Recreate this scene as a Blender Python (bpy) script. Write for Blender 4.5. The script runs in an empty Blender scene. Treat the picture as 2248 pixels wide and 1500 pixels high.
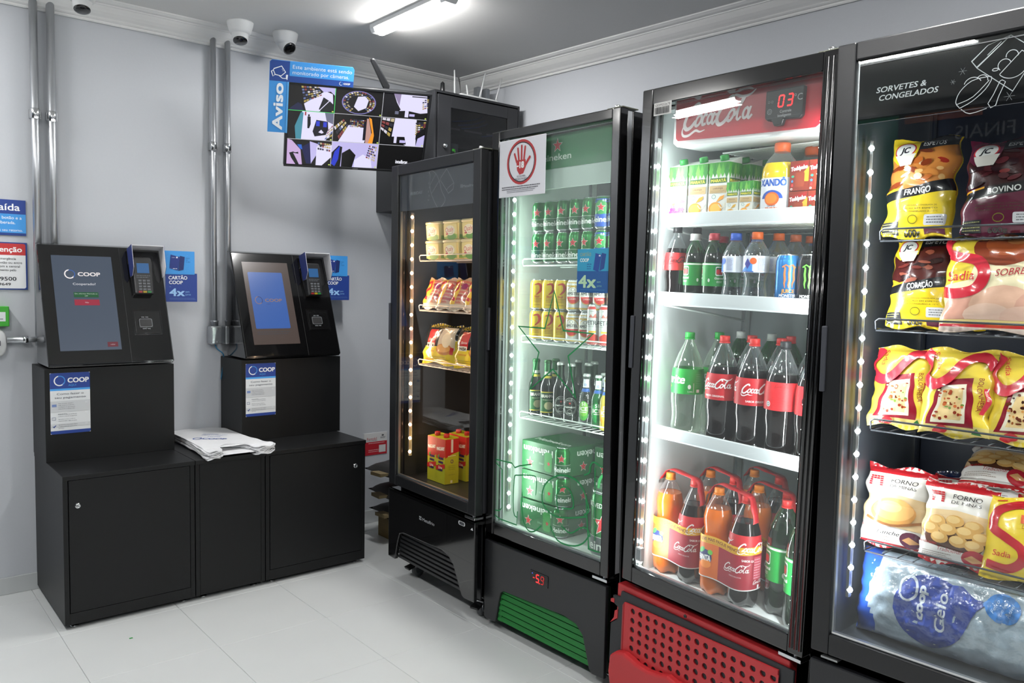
import bpy, bmesh, math, random
from mathutils import Matrix, Vector
random.seed(7)
SC = bpy.context.scene
COL = SC.collection
PI = math.pi

# ------------------------------------------------------------------ camera
CAM = Vector((-2.997, -4.0868, 1.4014))
yaw, pit, rol = .7000, -.0684, .0194
fw = Vector((math.sin(yaw)*math.cos(pit), math.cos(yaw)*math.cos(pit), math.sin(pit)))
rt = Vector((math.cos(yaw), -math.sin(yaw), 0)); up = rt.cross(fw)
r2 = rt*math.cos(rol)+up*math.sin(rol); u2 = -rt*math.sin(rol)+up*math.cos(rol)
cd = bpy.data.cameras.new('camera'); cam = bpy.data.objects.new('camera', cd); COL.objects.link(cam)
cam.matrix_world = Matrix(((r2.x, u2.x, -fw.x, CAM.x), (r2.y, u2.y, -fw.y, CAM.y), (r2.z, u2.z, -fw.z, CAM.z), (0, 0, 0, 1)))
cd.sensor_width = 36; cd.lens = 1770.6*36/2248; cd.clip_start = .05
SC.camera = cam
# ------------------------------------------------------------------ world, exposure
w = bpy.data.worlds.new('world'); SC.world = w; w.use_nodes = True
w.node_tree.nodes['Background'].inputs[0].default_value = (.75, .82, 1, 1)
w.node_tree.nodes['Background'].inputs[1].default_value = .25
SC.view_settings.view_transform = 'Standard'; SC.view_settings.look = 'None'
SC.view_settings.gamma = 1; SC.view_settings.use_curve_mapping = False
SC.view_settings.exposure = 0.0
SC.cycles.max_bounces = 10; SC.cycles.transparent_max_bounces = 40; SC.cycles.caustics_reflective = False; SC.cycles.caustics_refractive = False
SC.cycles.sample_clamp_indirect = 4
ZC = 2.640   # ceiling
LAMP_W = 15.5
# ceiling lamps of the shop: (x, y) centres, each 0.6 m long along y
LAMPS = [(-.950, -.905), (-3.25, -.50), (-3.25, -2.40), (-1.4, -3.3), (-3.25, -4.4), (-1.4, -5.4), (-4.9, -1.4), (-4.9, -3.4)]
def area(name, loc, direction, sx, sy, power, color, parent=None, upv=None, spread=PI):
    l = bpy.data.lights.new(name, 'AREA'); l.shape = 'RECTANGLE'; l.size = sx; l.size_y = sy; l.energy = power; l.color = color; l.spread = spread
    o = bpy.data.objects.new(name, l); COL.objects.link(o)
    d = Vector(direction).normalized(); z = -d; y = Vector(upv or (0, 0, 1)); x = y.cross(z).normalized(); y = z.cross(x)
    o.matrix_world = Matrix(((x.x, y.x, z.x, loc[0]), (x.y, y.y, z.y, loc[1]), (x.z, y.z, z.z, loc[2]), (0, 0, 0, 1)))
    return o
for i, (x, y) in enumerate(LAMPS):
    area('lamp_light', (x, y, ZC-.062), (0, 0, -1), .06, .56, LAMP_W, (1, .995, .985), upv=(0, 1, 0))

# ------------------------------------------------------------------ materials
def lin(h):
    h = h.lstrip('#')
    c = [int(h[i:i+2], 16)/255 for i in (0, 2, 4)]
    return tuple((v/12.92 if v <= .04045 else ((v+.055)/1.055)**2.4) for v in c)+(1,)
_M = {}
def mat(hexc, rough=.5, metal=0, noise=0, bump=0, scale=40, coat=0, name=None, spec=.5, stretch=None):
    key = (hexc, rough, metal, noise, bump, scale, coat, name, spec, stretch)
    if key in _M: return _M[key]
    m = bpy.data.materials.new(name or 'paint_'+hexc); m.use_nodes = True; nt = m.node_tree; b = nt.nodes['Principled BSDF']
    b.inputs['Base Color'].default_value = lin(hexc); b.inputs['Roughness'].default_value = rough; b.inputs['Metallic'].default_value = metal
    b.inputs['Specular IOR Level'].default_value = spec
    if coat: b.inputs['Coat Weight'].default_value = coat; b.inputs['Coat Roughness'].default_value = .04
    if noise or bump:
        tc = nt.nodes.new('ShaderNodeTexCoord'); n = nt.nodes.new('ShaderNodeTexNoise'); n.inputs['Scale'].default_value = scale; n.inputs['Detail'].default_value = 4
        src = tc.outputs['Object']
        if stretch:
            mp = nt.nodes.new('ShaderNodeMapping'); mp.inputs['Scale'].default_value = stretch; nt.links.new(src, mp.inputs[0]); src = mp.outputs[0]
        nt.links.new(src, n.inputs['Vector'])
        if noise:
            mx = nt.nodes.new('ShaderNodeMix'); mx.data_type = 'RGBA'; c = lin(hexc)
            mx.inputs[6].default_value = tuple(v*(1-noise) for v in c[:3])+(1,); mx.inputs[7].default_value = tuple(min(1, v*(1+noise)) for v in c[:3])+(1,)
            nt.links.new(n.outputs['Fac'], mx.inputs[0]); nt.links.new(mx.outputs[2], b.inputs['Base Color'])
        if bump:
            bp = nt.nodes.new('ShaderNodeBump'); bp.inputs['Strength'].default_value = bump; bp.inputs['Distance'].default_value = .002
            nt.links.new(n.outputs['Fac'], bp.inputs['Height']); nt.links.new(bp.outputs[0], b.inputs['Normal'])
    _M[key] = m
    return m
def emis(hexc, strength=1.0):
    key = ('E', hexc, strength)
    if key in _M: return _M[key]
    m = bpy.data.materials.new('lit_'+hexc); m.use_nodes = True; nt = m.node_tree; b = nt.nodes['Principled BSDF']
    b.inputs['Base Color'].default_value = (.01, .01, .01, 1); b.inputs['Roughness'].default_value = .25
    b.inputs['Emission Color'].default_value = lin(hexc); b.inputs['Emission Strength'].default_value = strength
    _M[key] = m
    return m
def clear(name, tint=(1, 1, 1), gloss=1.0, base=0.0, rough=0.0, haze=0.0, hazecol=(.8, .85, .85), ior=1.45, edge=0.0, bump=0):
    """thin clear sheet: lets light through, mirrors by fresnel, optional milky haze"""
    key = ('C', name)
    if key in _M: return _M[key]
    m = bpy.data.materials.new(name); m.use_nodes = True; nt = m.node_tree; nt.nodes.clear(); N = nt.nodes.new; K = nt.links.new
    out = N('ShaderNodeOutputMaterial'); tr = N('ShaderNodeBsdfTransparent'); tr.inputs[0].default_value = tint+(1,)
    gl = N('ShaderNodeBsdfGlossy'); gl.inputs['Roughness'].default_value = rough; gl.inputs['Color'].default_value = (1, 1, 1, 1)
    lw0 = N('ShaderNodeLayerWeight'); lw0.inputs[0].default_value = .5
    pw = N('ShaderNodeMath'); pw.operation = 'POWER'; pw.inputs[1].default_value = 5; K(lw0.outputs['Facing'], pw.inputs[0])
    r0 = ((ior-1)/(ior+1))**2; fr = N('ShaderNodeMath'); fr.operation = 'MULTIPLY_ADD'; fr.inputs[1].default_value = 1-r0; fr.inputs[2].default_value = r0; K(pw.outputs[0], fr.inputs[0])
    ma = N('ShaderNodeMath'); ma.operation = 'MULTIPLY_ADD'; ma.use_clamp = True; ma.inputs[1].default_value = gloss; ma.inputs[2].default_value = base
    K(fr.outputs[0], ma.inputs[0]); mx = N('ShaderNodeMixShader'); K(ma.outputs[0], mx.inputs[0]); K(tr.outputs[0], mx.inputs[1]); K(gl.outputs[0], mx.inputs[2])
    last = mx
    if haze:
        df = N('ShaderNodeBsdfDiffuse'); df.inputs[0].default_value = hazecol+(1,); m2 = N('ShaderNodeMixShader')
        tc = N('ShaderNodeTexCoord'); ns = N('ShaderNodeTexNoise'); ns.inputs['Scale'].default_value = 5; K(tc.outputs['Object'], ns.inputs['Vector'])
        mm = N('ShaderNodeMath'); mm.operation = 'MULTIPLY'; mm.inputs[1].default_value = haze*2; K(ns.outputs['Fac'], mm.inputs[0]); K(mm.outputs[0], m2.inputs[0])
        K(mx.outputs[0], m2.inputs[1]); K(df.outputs[0], m2.inputs[2]); last = m2
    if edge:
        lw = N('ShaderNodeLayerWeight'); lw.inputs[0].default_value = .35; df = N('ShaderNodeBsdfDiffuse'); df.inputs[0].default_value = hazecol+(1,)
        m3 = N('ShaderNodeMixShader'); mm = N('ShaderNodeMath'); mm.operation = 'MULTIPLY'; mm.inputs[1].default_value = edge; K(lw.outputs['Facing'], mm.inputs[0]); K(mm.outputs[0], m3.inputs[0])
        K(last.outputs[0], m3.inputs[1]); K(df.outputs[0], m3.inputs[2]); last = m3
    if bump:
        tc = N('ShaderNodeTexCoord'); ns = N('ShaderNodeTexNoise'); ns.inputs['Scale'].default_value = 60; K(tc.outputs['Object'], ns.inputs['Vector'])
        bp = N('ShaderNodeBump'); bp.inputs['Strength'].default_value = bump; bp.inputs['Distance'].default_value = .004; K(ns.outputs['Fac'], bp.inputs['Height']); K(bp.outputs[0], gl.inputs['Normal'])
    K(last.outputs[0], out.inputs[0]); _M[key] = m
    return m
def M_(c):
    """colour spec -> material: 'rrggbb' print, 'Errggbb' lit screen, 'Mrrggbb' metallic foil, 'Grrggbb' glossy film, or a material"""
    if not isinstance(c, str): return c
    if c[0] == 'E': return emis(c[1:7], float(c[8:]) if len(c) > 7 else 1.2)
    if c[0] == 'M': return mat(c[1:], .3, .8)
    if c[0] == 'G': return mat(c[1:], .22, 0, coat=.6, bump=.35, scale=45)
    return mat(c, .45)
BLACK = mat('0d0e0f', .45, noise=.15, bump=.15, scale=300, name='black_laminate', spec=.35)
GLOSSB = mat('0b0b0c', .12, coat=.8, name='gloss_black')
SATIN = mat('191a1c', .35, bump=.08, scale=400, name='satin_black')
STEEL = mat('c6c9cd', .34, .9, noise=.12, bump=.1, scale=25, name='galvanised_steel', stretch=(8, 8, .6))
CHROME = mat('d0d2d4', .18, 1, name='chrome')
WHITE = mat('e8eaec', .4, name='white_enamel')
WHITEP = mat('dcdedf', .45, name='white_plastic')
GLASS = clear('door_glass', (.97, .985, .98), 1.0, .0)

# ------------------------------------------------------------------ mesh helper
class MB:
    def __init__(s): s.bm = bmesh.new(); s.mats = []
    def mi(s, m):
        m = M_(m)
        if m not in s.mats: s.mats.append(m)
        return s.mats.index(m)
    def _f(s, vs, mi, smooth=False):
        try: f = s.bm.faces.new(vs); f.material_index = mi; f.smooth = smooth; return f
        except ValueError: return None
    def box(s, x0, x1, y0, y1, z0, z1, m, M=None):
        mi = s.mi(m); P = [Vector((x, y, z)) for x in (x0, x1) for y in (y0, y1) for z in (z0, z1)]
        if M is not None: P = [M @ p for p in P]
        v = [s.bm.verts.new(p) for p in P]
        for q in ((0, 1, 3, 2), (4, 6, 7, 5), (0, 4, 5, 1), (2, 3, 7, 6), (0, 2, 6, 4), (1, 5, 7, 3)): s._f([v[i] for i in q], mi)
        return s
    def prism(s, pts, axis, a, b, m, M=None, smooth=False):
        """extrude a 2-D outline; axis 'x': pts=(y,z); 'y': pts=(x,z); 'z': pts=(x,y)"""
        mi = s.mi(m)
        def P(p, t):
            q = {'x': (t, p[0], p[1]), 'y': (p[0], t, p[1]), 'z': (p[0], p[1], t)}[axis]; q = Vector(q)
            return M @ q if M is not None else q
        A = [s.bm.verts.new(P(p, a)) for p in pts]; B = [s.bm.verts.new(P(p, b)) for p in pts]; n = len(pts)
        s._f(A, mi); s._f(B[::-1], mi)
        for i in range(n): s._f([A[i], B[i], B[(i+1) % n], A[(i+1) % n]], mi, smooth)
        return s
    def lathe(s, prof, m, seg=24, c=(0, 0, 0), sq=None, M=None, cap=True):
        """prof: (r, z) or (r, z, material) ; sq: superellipse exponent + aspect for squarish bottles"""
        rings = []
        for p in prof:
            ring = []
            for k in range(seg):
                a = 2*PI*k/seg; ca, sa = math.cos(a), math.sin(a)
                if sq: f = (abs(ca)**sq+abs(sa)**sq)**(-1/sq)
                else: f = 1
                q = Vector((c[0]+p[0]*ca*f, c[1]+p[0]*sa*f, c[2]+p[1]))
                ring.append(s.bm.verts.new(M @ q if M is not None else q))
            rings.append(ring)
        for i in range(len(prof)-1):
            mi = s.mi(prof[i][2] if len(prof[i]) > 2 else m)
            for k in range(seg): s._f([rings[i][k], rings[i][(k+1) % seg], rings[i+1][(k+1) % seg], rings[i+1][k]], mi, True)
        if cap:
            if prof[0][0] > 1e-4: s._f(rings[0][::-1], s.mi(prof[0][2] if len(prof[0]) > 2 else m))
            if prof[-1][0] > 1e-4: s._f(rings[-1], s.mi(prof[-2][2] if len(prof[-2]) > 2 else m))
        return s
    def tube(s, pts, r, m, seg=8):
        mi = s.mi(m); pts = [Vector(p) for p in pts]; rings = []; prev = None
        for i, p in enumerate(pts):
            d = (pts[min(i+1, len(pts)-1)]-pts[max(i-1, 0)]).normalized()
            x = d.cross(Vector((0, 0, 1)) if abs(d.z) < .9 else Vector((1, 0, 0))).normalized() if prev is None else (prev-d*prev.dot(d)).normalized()
            prev = x; y = d.cross(x)
            rr = r[i] if isinstance(r, (list, tuple)) else r
            rings.append([s.bm.verts.new(p+x*rr*math.cos(2*PI*k/seg)+y*rr*math.sin(2*PI*k/seg)) for k in range(seg)])
        for i in range(len(pts)-1):
            for k in range(seg): s._f([rings[i][k], rings[i][(k+1) % seg], rings[i+1][(k+1) % seg], rings[i+1][k]], mi, True)
        s._f(rings[0][::-1], mi); s._f(rings[-1], mi)
        return s
    def grid(s, f, nu, nv, m, smooth=True):
        mi = s.mi(m) if not callable(m) else None
        V = [[s.bm.verts.new(f(i/nu, j/nv)) for j in range(nv+1)] for i in range(nu+1)]
        for i in range(nu):
            for j in range(nv): s._f([V[i][j], V[i+1][j], V[i+1][j+1], V[i][j+1]], mi if mi is not None else s.mi(m((i+.5)/nu, (j+.5)/nv)), smooth)
        return s
    def mesh(s, name, weld=False):
        if weld: bmesh.ops.remove_doubles(s.bm, verts=s.bm.verts, dist=1e-5)
        bmesh.ops.recalc_face_normals(s.bm, faces=s.bm.faces)
        me = bpy.data.meshes.new(name); s.bm.to_mesh(me); s.bm.free()
        for m in s.mats: me.materials.append(m)
        return me
def obj(name, mb, parent=None, bevel=0, M=None, weld=False):
    me = mb.mesh(name, weld) if isinstance(mb, MB) else mb
    o = bpy.data.objects.new(name, me); COL.objects.link(o)
    if parent is not None: o.parent = parent
    if M is not None: o.matrix_local = M
    if bevel:
        b = o.modifiers.new('bevel', 'BEVEL'); b.width = bevel; b.segments = 2; b.limit_method = 'ANGLE'; b.angle_limit = .6
    return o
def tag(o, label, cat, group=None):
    o['label'] = label; o['category'] = cat
    if group: o['group'] = group
    return o
def struct(o): o['kind'] = 'structure'; return o
def thing(name, label, cat, M=None, group=None):
    o = bpy.data.objects.new(name, None); COL.objects.link(o); o.empty_display_size = .05
    if M is not None: o.matrix_world = M
    return tag(o, label, cat, group)
def dup(root, M, label, group=None):
    def cp(o, par):
        c = o.copy(); COL.objects.link(c)
        if par is not None: c.parent = par
        for ch in o.children: cp(ch, c)
        return c
    r = cp(root, None); r.matrix_world = M; r['label'] = label
    if group: r['group'] = group
    return r
T = lambda x, y, z: Matrix.Translation((x, y, z))
Rz = lambda a: Matrix.Rotation(a, 4, 'Z')
Rx = lambda a: Matrix.Rotation(a, 4, 'X')
Ry = lambda a: Matrix.Rotation(a, 4, 'Y')
def catmull(pts, n=5, closed=False):
    P = [Vector(p) for p in pts]; L = len(P); out = []
    rng = range(L) if closed else range(L-1)
    for i in rng:
        g = (lambda k: P[k % L]) if closed else (lambda k: P[max(0, min(L-1, k))])
        a, b, c, d = g(i-1), g(i), g(i+1), g(i+2)
        for j in range(n):
            t = j/n; out.append(.5*((2*b)+(c-a)*t+(2*a-5*b+4*c-d)*t*t+(3*b-a-3*c+d)*t**3))
    if not closed: out.append(P[-1])
    return out
# ------------------------------------------------------------------ flat print (lettering, logos, pictures)
_TX = {}
def text_tris(s, bold, shear):
    k = (s, bold, shear)
    if k not in _TX:
        cu = bpy.data.curves.new('lettering', 'FONT'); cu.body = s; cu.size = 1; cu.offset = bold; cu.shear = shear; cu.resolution_u = 3; cu.space_line = 1
        ob = bpy.data.objects.new('lettering', cu); me = bpy.data.meshes.new_from_object(ob); me.calc_loop_triangles()
        vs = [(v.co.x, v.co.y) for v in me.vertices]; ts = [tuple(t.vertices) for t in me.loop_triangles]
        bpy.data.objects.remove(ob); bpy.data.meshes.remove(me); bpy.data.curves.remove(cu)
        xs = [v[0] for v in vs] or [0, 1]
        _TX[k] = (vs, ts, min(xs), max(xs))
    return _TX[k]
class Art:
    def __init__(s): s.items = []; s.tf = None
    def _a(s, vs, fs, c):
        if s.tf: vs = [tuple(s.tf(*v[:2]))+tuple(v[2:]) for v in vs]
        s.items.append((vs, fs, c)); return s
    def poly(s, pts, c): return s._a([tuple(p[:2]) for p in pts], [tuple(range(len(pts)))], c)
    def rect(s, x0, y0, x1, y1, c): return s.poly([(x0, y0), (x1, y0), (x1, y1), (x0, y1)], c)
    def rrect(s, x0, y0, x1, y1, r, c):
        P = []
        for cx, cy, a in ((x1-r, y1-r, 0), (x0+r, y1-r, 90), (x0+r, y0+r, 180), (x1-r, y0+r, 270)):
            P += [(cx+r*math.cos(math.radians(a+k*22.5)), cy+r*math.sin(math.radians(a+k*22.5))) for k in range(5)]
        return s.poly(P, c)
    def ell(s, cx, cy, rx, ry, c, n=20, rot=0):
        cr, sr = math.cos(rot), math.sin(rot)
        return s.poly([(cx+rx*math.cos(t)*cr-ry*math.sin(t)*sr, cy+rx*math.cos(t)*sr+ry*math.sin(t)*cr) for t in [2*PI*k/n for k in range(n)]], c)
    def star(s, cx, cy, r, c, k=.42):
        return s.poly([(cx+(r if i % 2 == 0 else r*k)*math.sin(i*PI/5), cy+(r if i % 2 == 0 else r*k)*math.cos(i*PI/5)) for i in range(10)], c)
    def line(s, pts, wd, c, closed=False, smooth=0, taper=False):
        P = [Vector(p) for p in pts]
        if smooth: P = catmull([(p[0], p[1], 0) for p in P], smooth, closed)
        P = [Vector((p[0], p[1])) for p in P]; n = len(P); vs = []; fs = []
        for i, p in enumerate(P):
            a = P[(i-1) % n] if closed else P[max(0, i-1)]; b = P[(i+1) % n] if closed else P[min(n-1, i+1)]
            d = b-a; d = d.normalized() if d.length > 0 else Vector((1, 0)); nn = Vector((-d.y, d.x)); h = wd/2
            if not closed and 0 < i < n-1 or closed:
                d1 = (p-a).normalized(); cs = max(.45, abs(d1.dot(d))); h = h/cs
            if taper: h *= .25+.75*math.sin(PI*min(1, max(0, i/(n-1))))
            vs += [tuple(p+nn*h), tuple(p-nn*h)]
        for i in range(n if closed else n-1): j = (i+1) % n; fs.append((2*i, 2*i+1, 2*j+1, 2*j))
        return s._a(vs, fs, c)
    def ring(s, cx, cy, rx, ry, wd, c, n=24, a0=0, a1=360):
        full = abs(a1-a0) >= 360; k = n if full else n+1
        return s.line([(cx+rx*math.cos(math.radians(a0+(a1-a0)*i/n)), cy+ry*math.sin(math.radians(a0+(a1-a0)*i/n))) for i in range(k)], wd, c, closed=full)
    def text(s, t, x, y, h, c, w=None, al='c', bold=0, shear=0, rot=0):
        """h = cap height; (x, y) = baseline anchor; w = forced width"""
        vs, ts, a, b = text_tris(t, 0, shear)
        if not vs: return s
        k = h/.72; kx = (w/(b-a)) if w else k
        off = {'l': -a*kx, 'c': -(a+b)/2*kx, 'r': -b*kx}[al]; cr, sr = math.cos(rot), math.sin(rot)
        V = []; F_ = []
        for n_, (dx, dy) in enumerate((((-bold, -bold*.6), (bold, -bold*.6), (-bold, bold*.6), (bold, bold*.6)) if bold >= .012 else ((0, 0),))):
            n0 = len(V)
            for (px, py) in vs:
                X, Y = px*kx+off+dx*.8*k, (py+dy*.8)*k
                V.append((x+X*cr-Y*sr, y+X*sr+Y*cr, .22*n_))
            F_ += [tuple(q+n0 for q in f) for f in ts]
        ts = F_
        return s._a(V, ts, c)
    def lines(s, x0, x1, ys, h, c, seed=1):
        """small print that cannot be read: rows of short dashes"""
        rnd = random.Random(seed); vs = []; fs = []
        for y in ys:
            x = x0; end = x1-(x1-x0)*rnd.random()*.2
            while x < end:
                l = (rnd.random()*.8+.5)*h*3; l = min(l, end-x); k = len(vs)
                vs += [(x, y), (x+l, y), (x+l, y+h), (x, y+h)]; fs.append((k, k+1, k+2, k+3)); x += l+h*.7
        return s._a(vs, fs, c)
    def build(s, name, parent=None, mapf=None, cu=None, cv=None, eps=.00008, M=None):
        bm = bmesh.new(); mats = []
        for i, (vs, fs, c) in enumerate(s.items):
            m = M_(c)
            if m not in mats: mats.append(m)
            mi = mats.index(m); V = [bm.verts.new((v[0], v[1], i+1+(v[2] if len(v) > 2 else 0))) for v in vs]
            for f in fs:
                try: F = bm.faces.new([V[k] for k in f]); F.material_index = mi
                except ValueError: pass
        bmesh.ops.triangulate(bm, faces=[f for f in bm.faces if len(f.verts) > 4])
        for cell, ax in ((cu, 0), (cv, 1)):
            if not cell: continue
            lo = min(v.co[ax] for v in bm.verts); hi = max(v.co[ax] for v in bm.verts); k = math.floor(lo/cell)+1; no = (1, 0, 0) if ax == 0 else (0, 1, 0)
            while k*cell < hi:
                bmesh.ops.bisect_plane(bm, geom=bm.verts[:]+bm.edges[:]+bm.faces[:], plane_co=(k*cell, 0, 0) if ax == 0 else (0, k*cell, 0), plane_no=no, dist=1e-7); k += 1
        mapf = mapf or (lambda u, v, h: (u, -h, v))
        for v in bm.verts: v.co = mapf(v.co.x, v.co.y, v.co.z*eps)
        for f in bm.faces: f.smooth = bool(cu)
        me = bpy.data.meshes.new(name); bm.to_mesh(me); bm.free()
        for m in mats: me.materials.append(m)
        o = bpy.data.objects.new(name, me); COL.objects.link(o)
        if parent is not None: o.parent = parent
        if M is not None: o.matrix_local = M
        return o
def sub(art, x, y, k, rot=0, kx=None):
    """set a local transform for the following shapes"""
    kx = kx or k; cr, sr = math.cos(rot), math.sin(rot)
    art.tf = lambda a, b: (x+a*kx*cr-b*k*sr, y+a*kx*sr+b*k*cr)
    return art
def cola(a, x, y, w, c, sh=.0, bold=1.0):
    """flowing cola script, 10 units wide"""
    old = a.tf; k = w/10; a.tf = (lambda p, q: old(x+(p+sh*q)*k, y+q*k)) if old else (lambda p, q: (x+(p+sh*q)*k, y+q*k))
    b = bold
    for ox, top in ((0, 0), (4.75, .15)):
        a.line([(2.15+ox, 2.5), (1.75+ox, 2.95+top), (1.1+ox, 2.6), (.45+ox, 1.7), (.3+ox, .8), (.75+ox, .25), (1.35+ox, .4), (1.9+ox, 1.05)], .42*b, c, smooth=4)
    a.line([(.3, .9), (.15, .1), (.5, -.45), (1.3, -.5), (2.2, -.05), (2.9, -.25), (3.6, -.1)], .3*b, c, smooth=4, taper=True)
    a.line([(6.2, 2.9), (6.9, 3.2), (7.9, 2.9), (9.0, 3.0), (9.7, 3.6)], .3*b, c, smooth=4, taper=True)
    for ox in (2.35, 6.95): a.line([(ox+.38*math.cos(t)+.12*math.sin(t), 1.05+.6*math.sin(t)) for t in [2*PI*i/12 for i in range(12)]], .3*b, c, closed=True)
    a.line([(3.5, 1.45), (3.2, 1.65), (2.95, 1.1), (3.1, .5), (3.55, .6)], .3*b, c, smooth=3)
    for ox in (4.0, 8.95):
        a.line([(ox+.34*math.cos(t), 1.05+.55*math.sin(t)) for t in [2*PI*i/12 for i in range(12)]], .28*b, c, closed=True)
        a.line([(ox+.5, 1.7), (ox+.4, .75), (ox+.6, .45), (ox+.9, .8)], .28*b, c, smooth=3)
    a.line([(7.45, .9), (7.95, 1.9), (8.35, 2.7), (8.15, 2.85), (7.9, 2.0), (7.85, .8), (8.1, .45), (8.4, .75)], .26*b, c, smooth=4)
    a.rect(4.65, 1.3, 5.0, 1.55, c)
    a.tf = old
def coop(a, x, y, h, c1='f4f4f4', c2='3f8fdc', sub_=None, dark='f4f4f4'):
    """ring emblem followed by COOP; h = ring radius"""
    a.ring(x, y, h, h*1.02, h*.22, c1, a0=100, a1=330, n=16); a.ring(x+h*.08, y, h*.95, h, h*.2, c2, a0=-60, a1=110, n=14)
    a.text('COOP', x+h*1.6, y-h*.45, h*1.05, dark, al='l', bold=.045)
    if sub_: a.text('AQUI', x+h*1.7, y-h*1.25, h*.45, sub_, al='l')
def wrap(rf, R0, turn=0):
    """map print onto a body of revolution; rf(v) = radius; u is arc length at radius R0, u=0 faces -Y"""
    def f(u, v, h):
        a = u/R0+turn; r = rf(v)+h+.0007
        return (r*math.sin(a), -r*math.cos(a), v)
    return f
def interp(prof):
    P = sorted([(p[1], p[0]) for p in prof])
    def f(v):
        if v <= P[0][0]: return P[0][1]
        for i in range(len(P)-1):
            if v <= P[i+1][0]:
                a, b = P[i], P[i+1]; t = (v-a[0])/max(1e-9, b[0]-a[0]); return a[1]+(b[1]-a[1])*t
        return P[-1][1]
    return f
ORD = ['first', 'second', 'third', 'fourth', 'fifth', 'sixth', 'seventh', 'eighth']
# ================================================================== ROOM
XL, YB = -5.6, -7.0
WANG = -PI/2+.0575          # heading of the right-hand wall
RWL = 7.3
def slab(name, x0, x1, y0, y1, z0, z1, m, M=None): return struct(obj(name, MB().box(x0, x1, y0, y1, z0, z1, m), M=M))
GROUT = mat('a3a6a6', .8, noise=.3, scale=18, name='grout')
floor = slab('floor', XL-.1, .9, YB-.1, .1, -.12, -.0035, GROUT)
TILE = mat('c8cbcb', .3, noise=.035, bump=.05, scale=5, coat=.15, name='floor_tile_ceramic')
tm = MB().box(-.2243, .2243, -.2328, .2328, -.0035, 0, TILE)
bmesh.ops.bevel(tm.bm, geom=[e for e in tm.bm.edges if abs(e.verts[0].co.z) < 1e-6 and abs(e.verts[1].co.z) < 1e-6], offset=.0012, segments=1, affect='EDGES')
tme = tm.mesh('tile')
rnd = random.Random(3)
for i in range(-7, 7):
    for j in range(-12, 3):
        cx, cy = -2.353+.45*(i+.5), -1.079+.467*(j+.5)
        if cy > .0 and cy-.2335 > -.01: continue
        if cy-.2335 < YB or cx-.225 < XL: continue
        if cx-.225 > .1-cy*.0575: continue
        t = obj('tile', tme, floor, M=T(cx, cy, rnd.uniform(-.0004, .0001)) @ Rz(rnd.uniform(-.0006, .0006)))
WALLM = mat('c0c4ca', .75, noise=.02, bump=.12, scale=90, name='wall_paint')
CEILM = mat('e0e0df', .85, noise=.015, bump=.05, scale=60, name='ceiling_paint')
slab('wall_back', XL-.1, .9, 0, .1, -.1, ZC+.1, WALLM)
slab('wall_right', 0, RWL, 0, .1, -.1, ZC+.1, WALLM, M=Rz(WANG))
slab('wall_left', XL-.1, XL, YB-.1, .1, -.1, ZC+.1, WALLM)
slab('wall_front', XL-.1, .9, YB-.1, YB, -.1, ZC+.1, WALLM)
slab('ceiling', XL-.1, .9, YB-.1, .1, ZC, ZC+.1, CEILM)
# moulded plaster cornice: profile (distance from the wall, height)
CORM = mat('e6e7e7', .6, noise=.02, scale=30, name='cornice_plaster')
prof = [(0, 2.555), (.009, 2.553), (.013, 2.558), (.014, 2.564), (.020, 2.566), (.026, 2.571), (.0265, 2.5735), (.030, 2.577), (.040, 2.584), (.052, 2.595), (.062, 2.608), (.068, 2.617), (.0725, 2.6185), (.073, 2.623), (.080, 2.6245), (.088, 2.626), (.096, 2.632), (.100, 2.634), (.100, ZC), (0, ZC)]
def cornice(name, L, M, m0=0):
    b = MB(); mi = b.mi(CORM); A = [b.bm.verts.new((m0*p[0], -p[0], p[1])) for p in prof]; B = [b.bm.verts.new((L, -p[0], p[1])) for p in prof]; n = len(prof)
    for i in range(n): b._f([A[i], B[i], B[(i+1) % n], A[(i+1) % n]], mi, False)
    b._f(A, mi); b._f(B[::-1], mi)
    return struct(obj(name, b, M=M))
cornice('trim_1', 5.6, Matrix.Scale(-1, 4, (1, 0, 0)), 1)
cornice('trim_2', RWL, Rz(WANG) , 1)
BASEM = mat('bfc3c4', .4, noise=.05, scale=6, name='skirting_ceramic')
bb = struct(obj('baseboard_back', MB().box(XL, .0, -.004, 0, 0, .075, GROUT)))
sk = MB().box(-.2243, .2243, -.011, -.0035, .001, .075, BASEM).mesh('skirting_tile')
for i in range(12): obj('tile', sk, bb, M=T(-.27-.45*i, 0, 0))
br = struct(obj('baseboard_right', MB().box(0, RWL, -.004, 0, 0, .075, GROUT), M=Rz(WANG)))
for i in range(15): obj('tile', sk, br, M=T(.27+.45*i, 0, 0))

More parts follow.
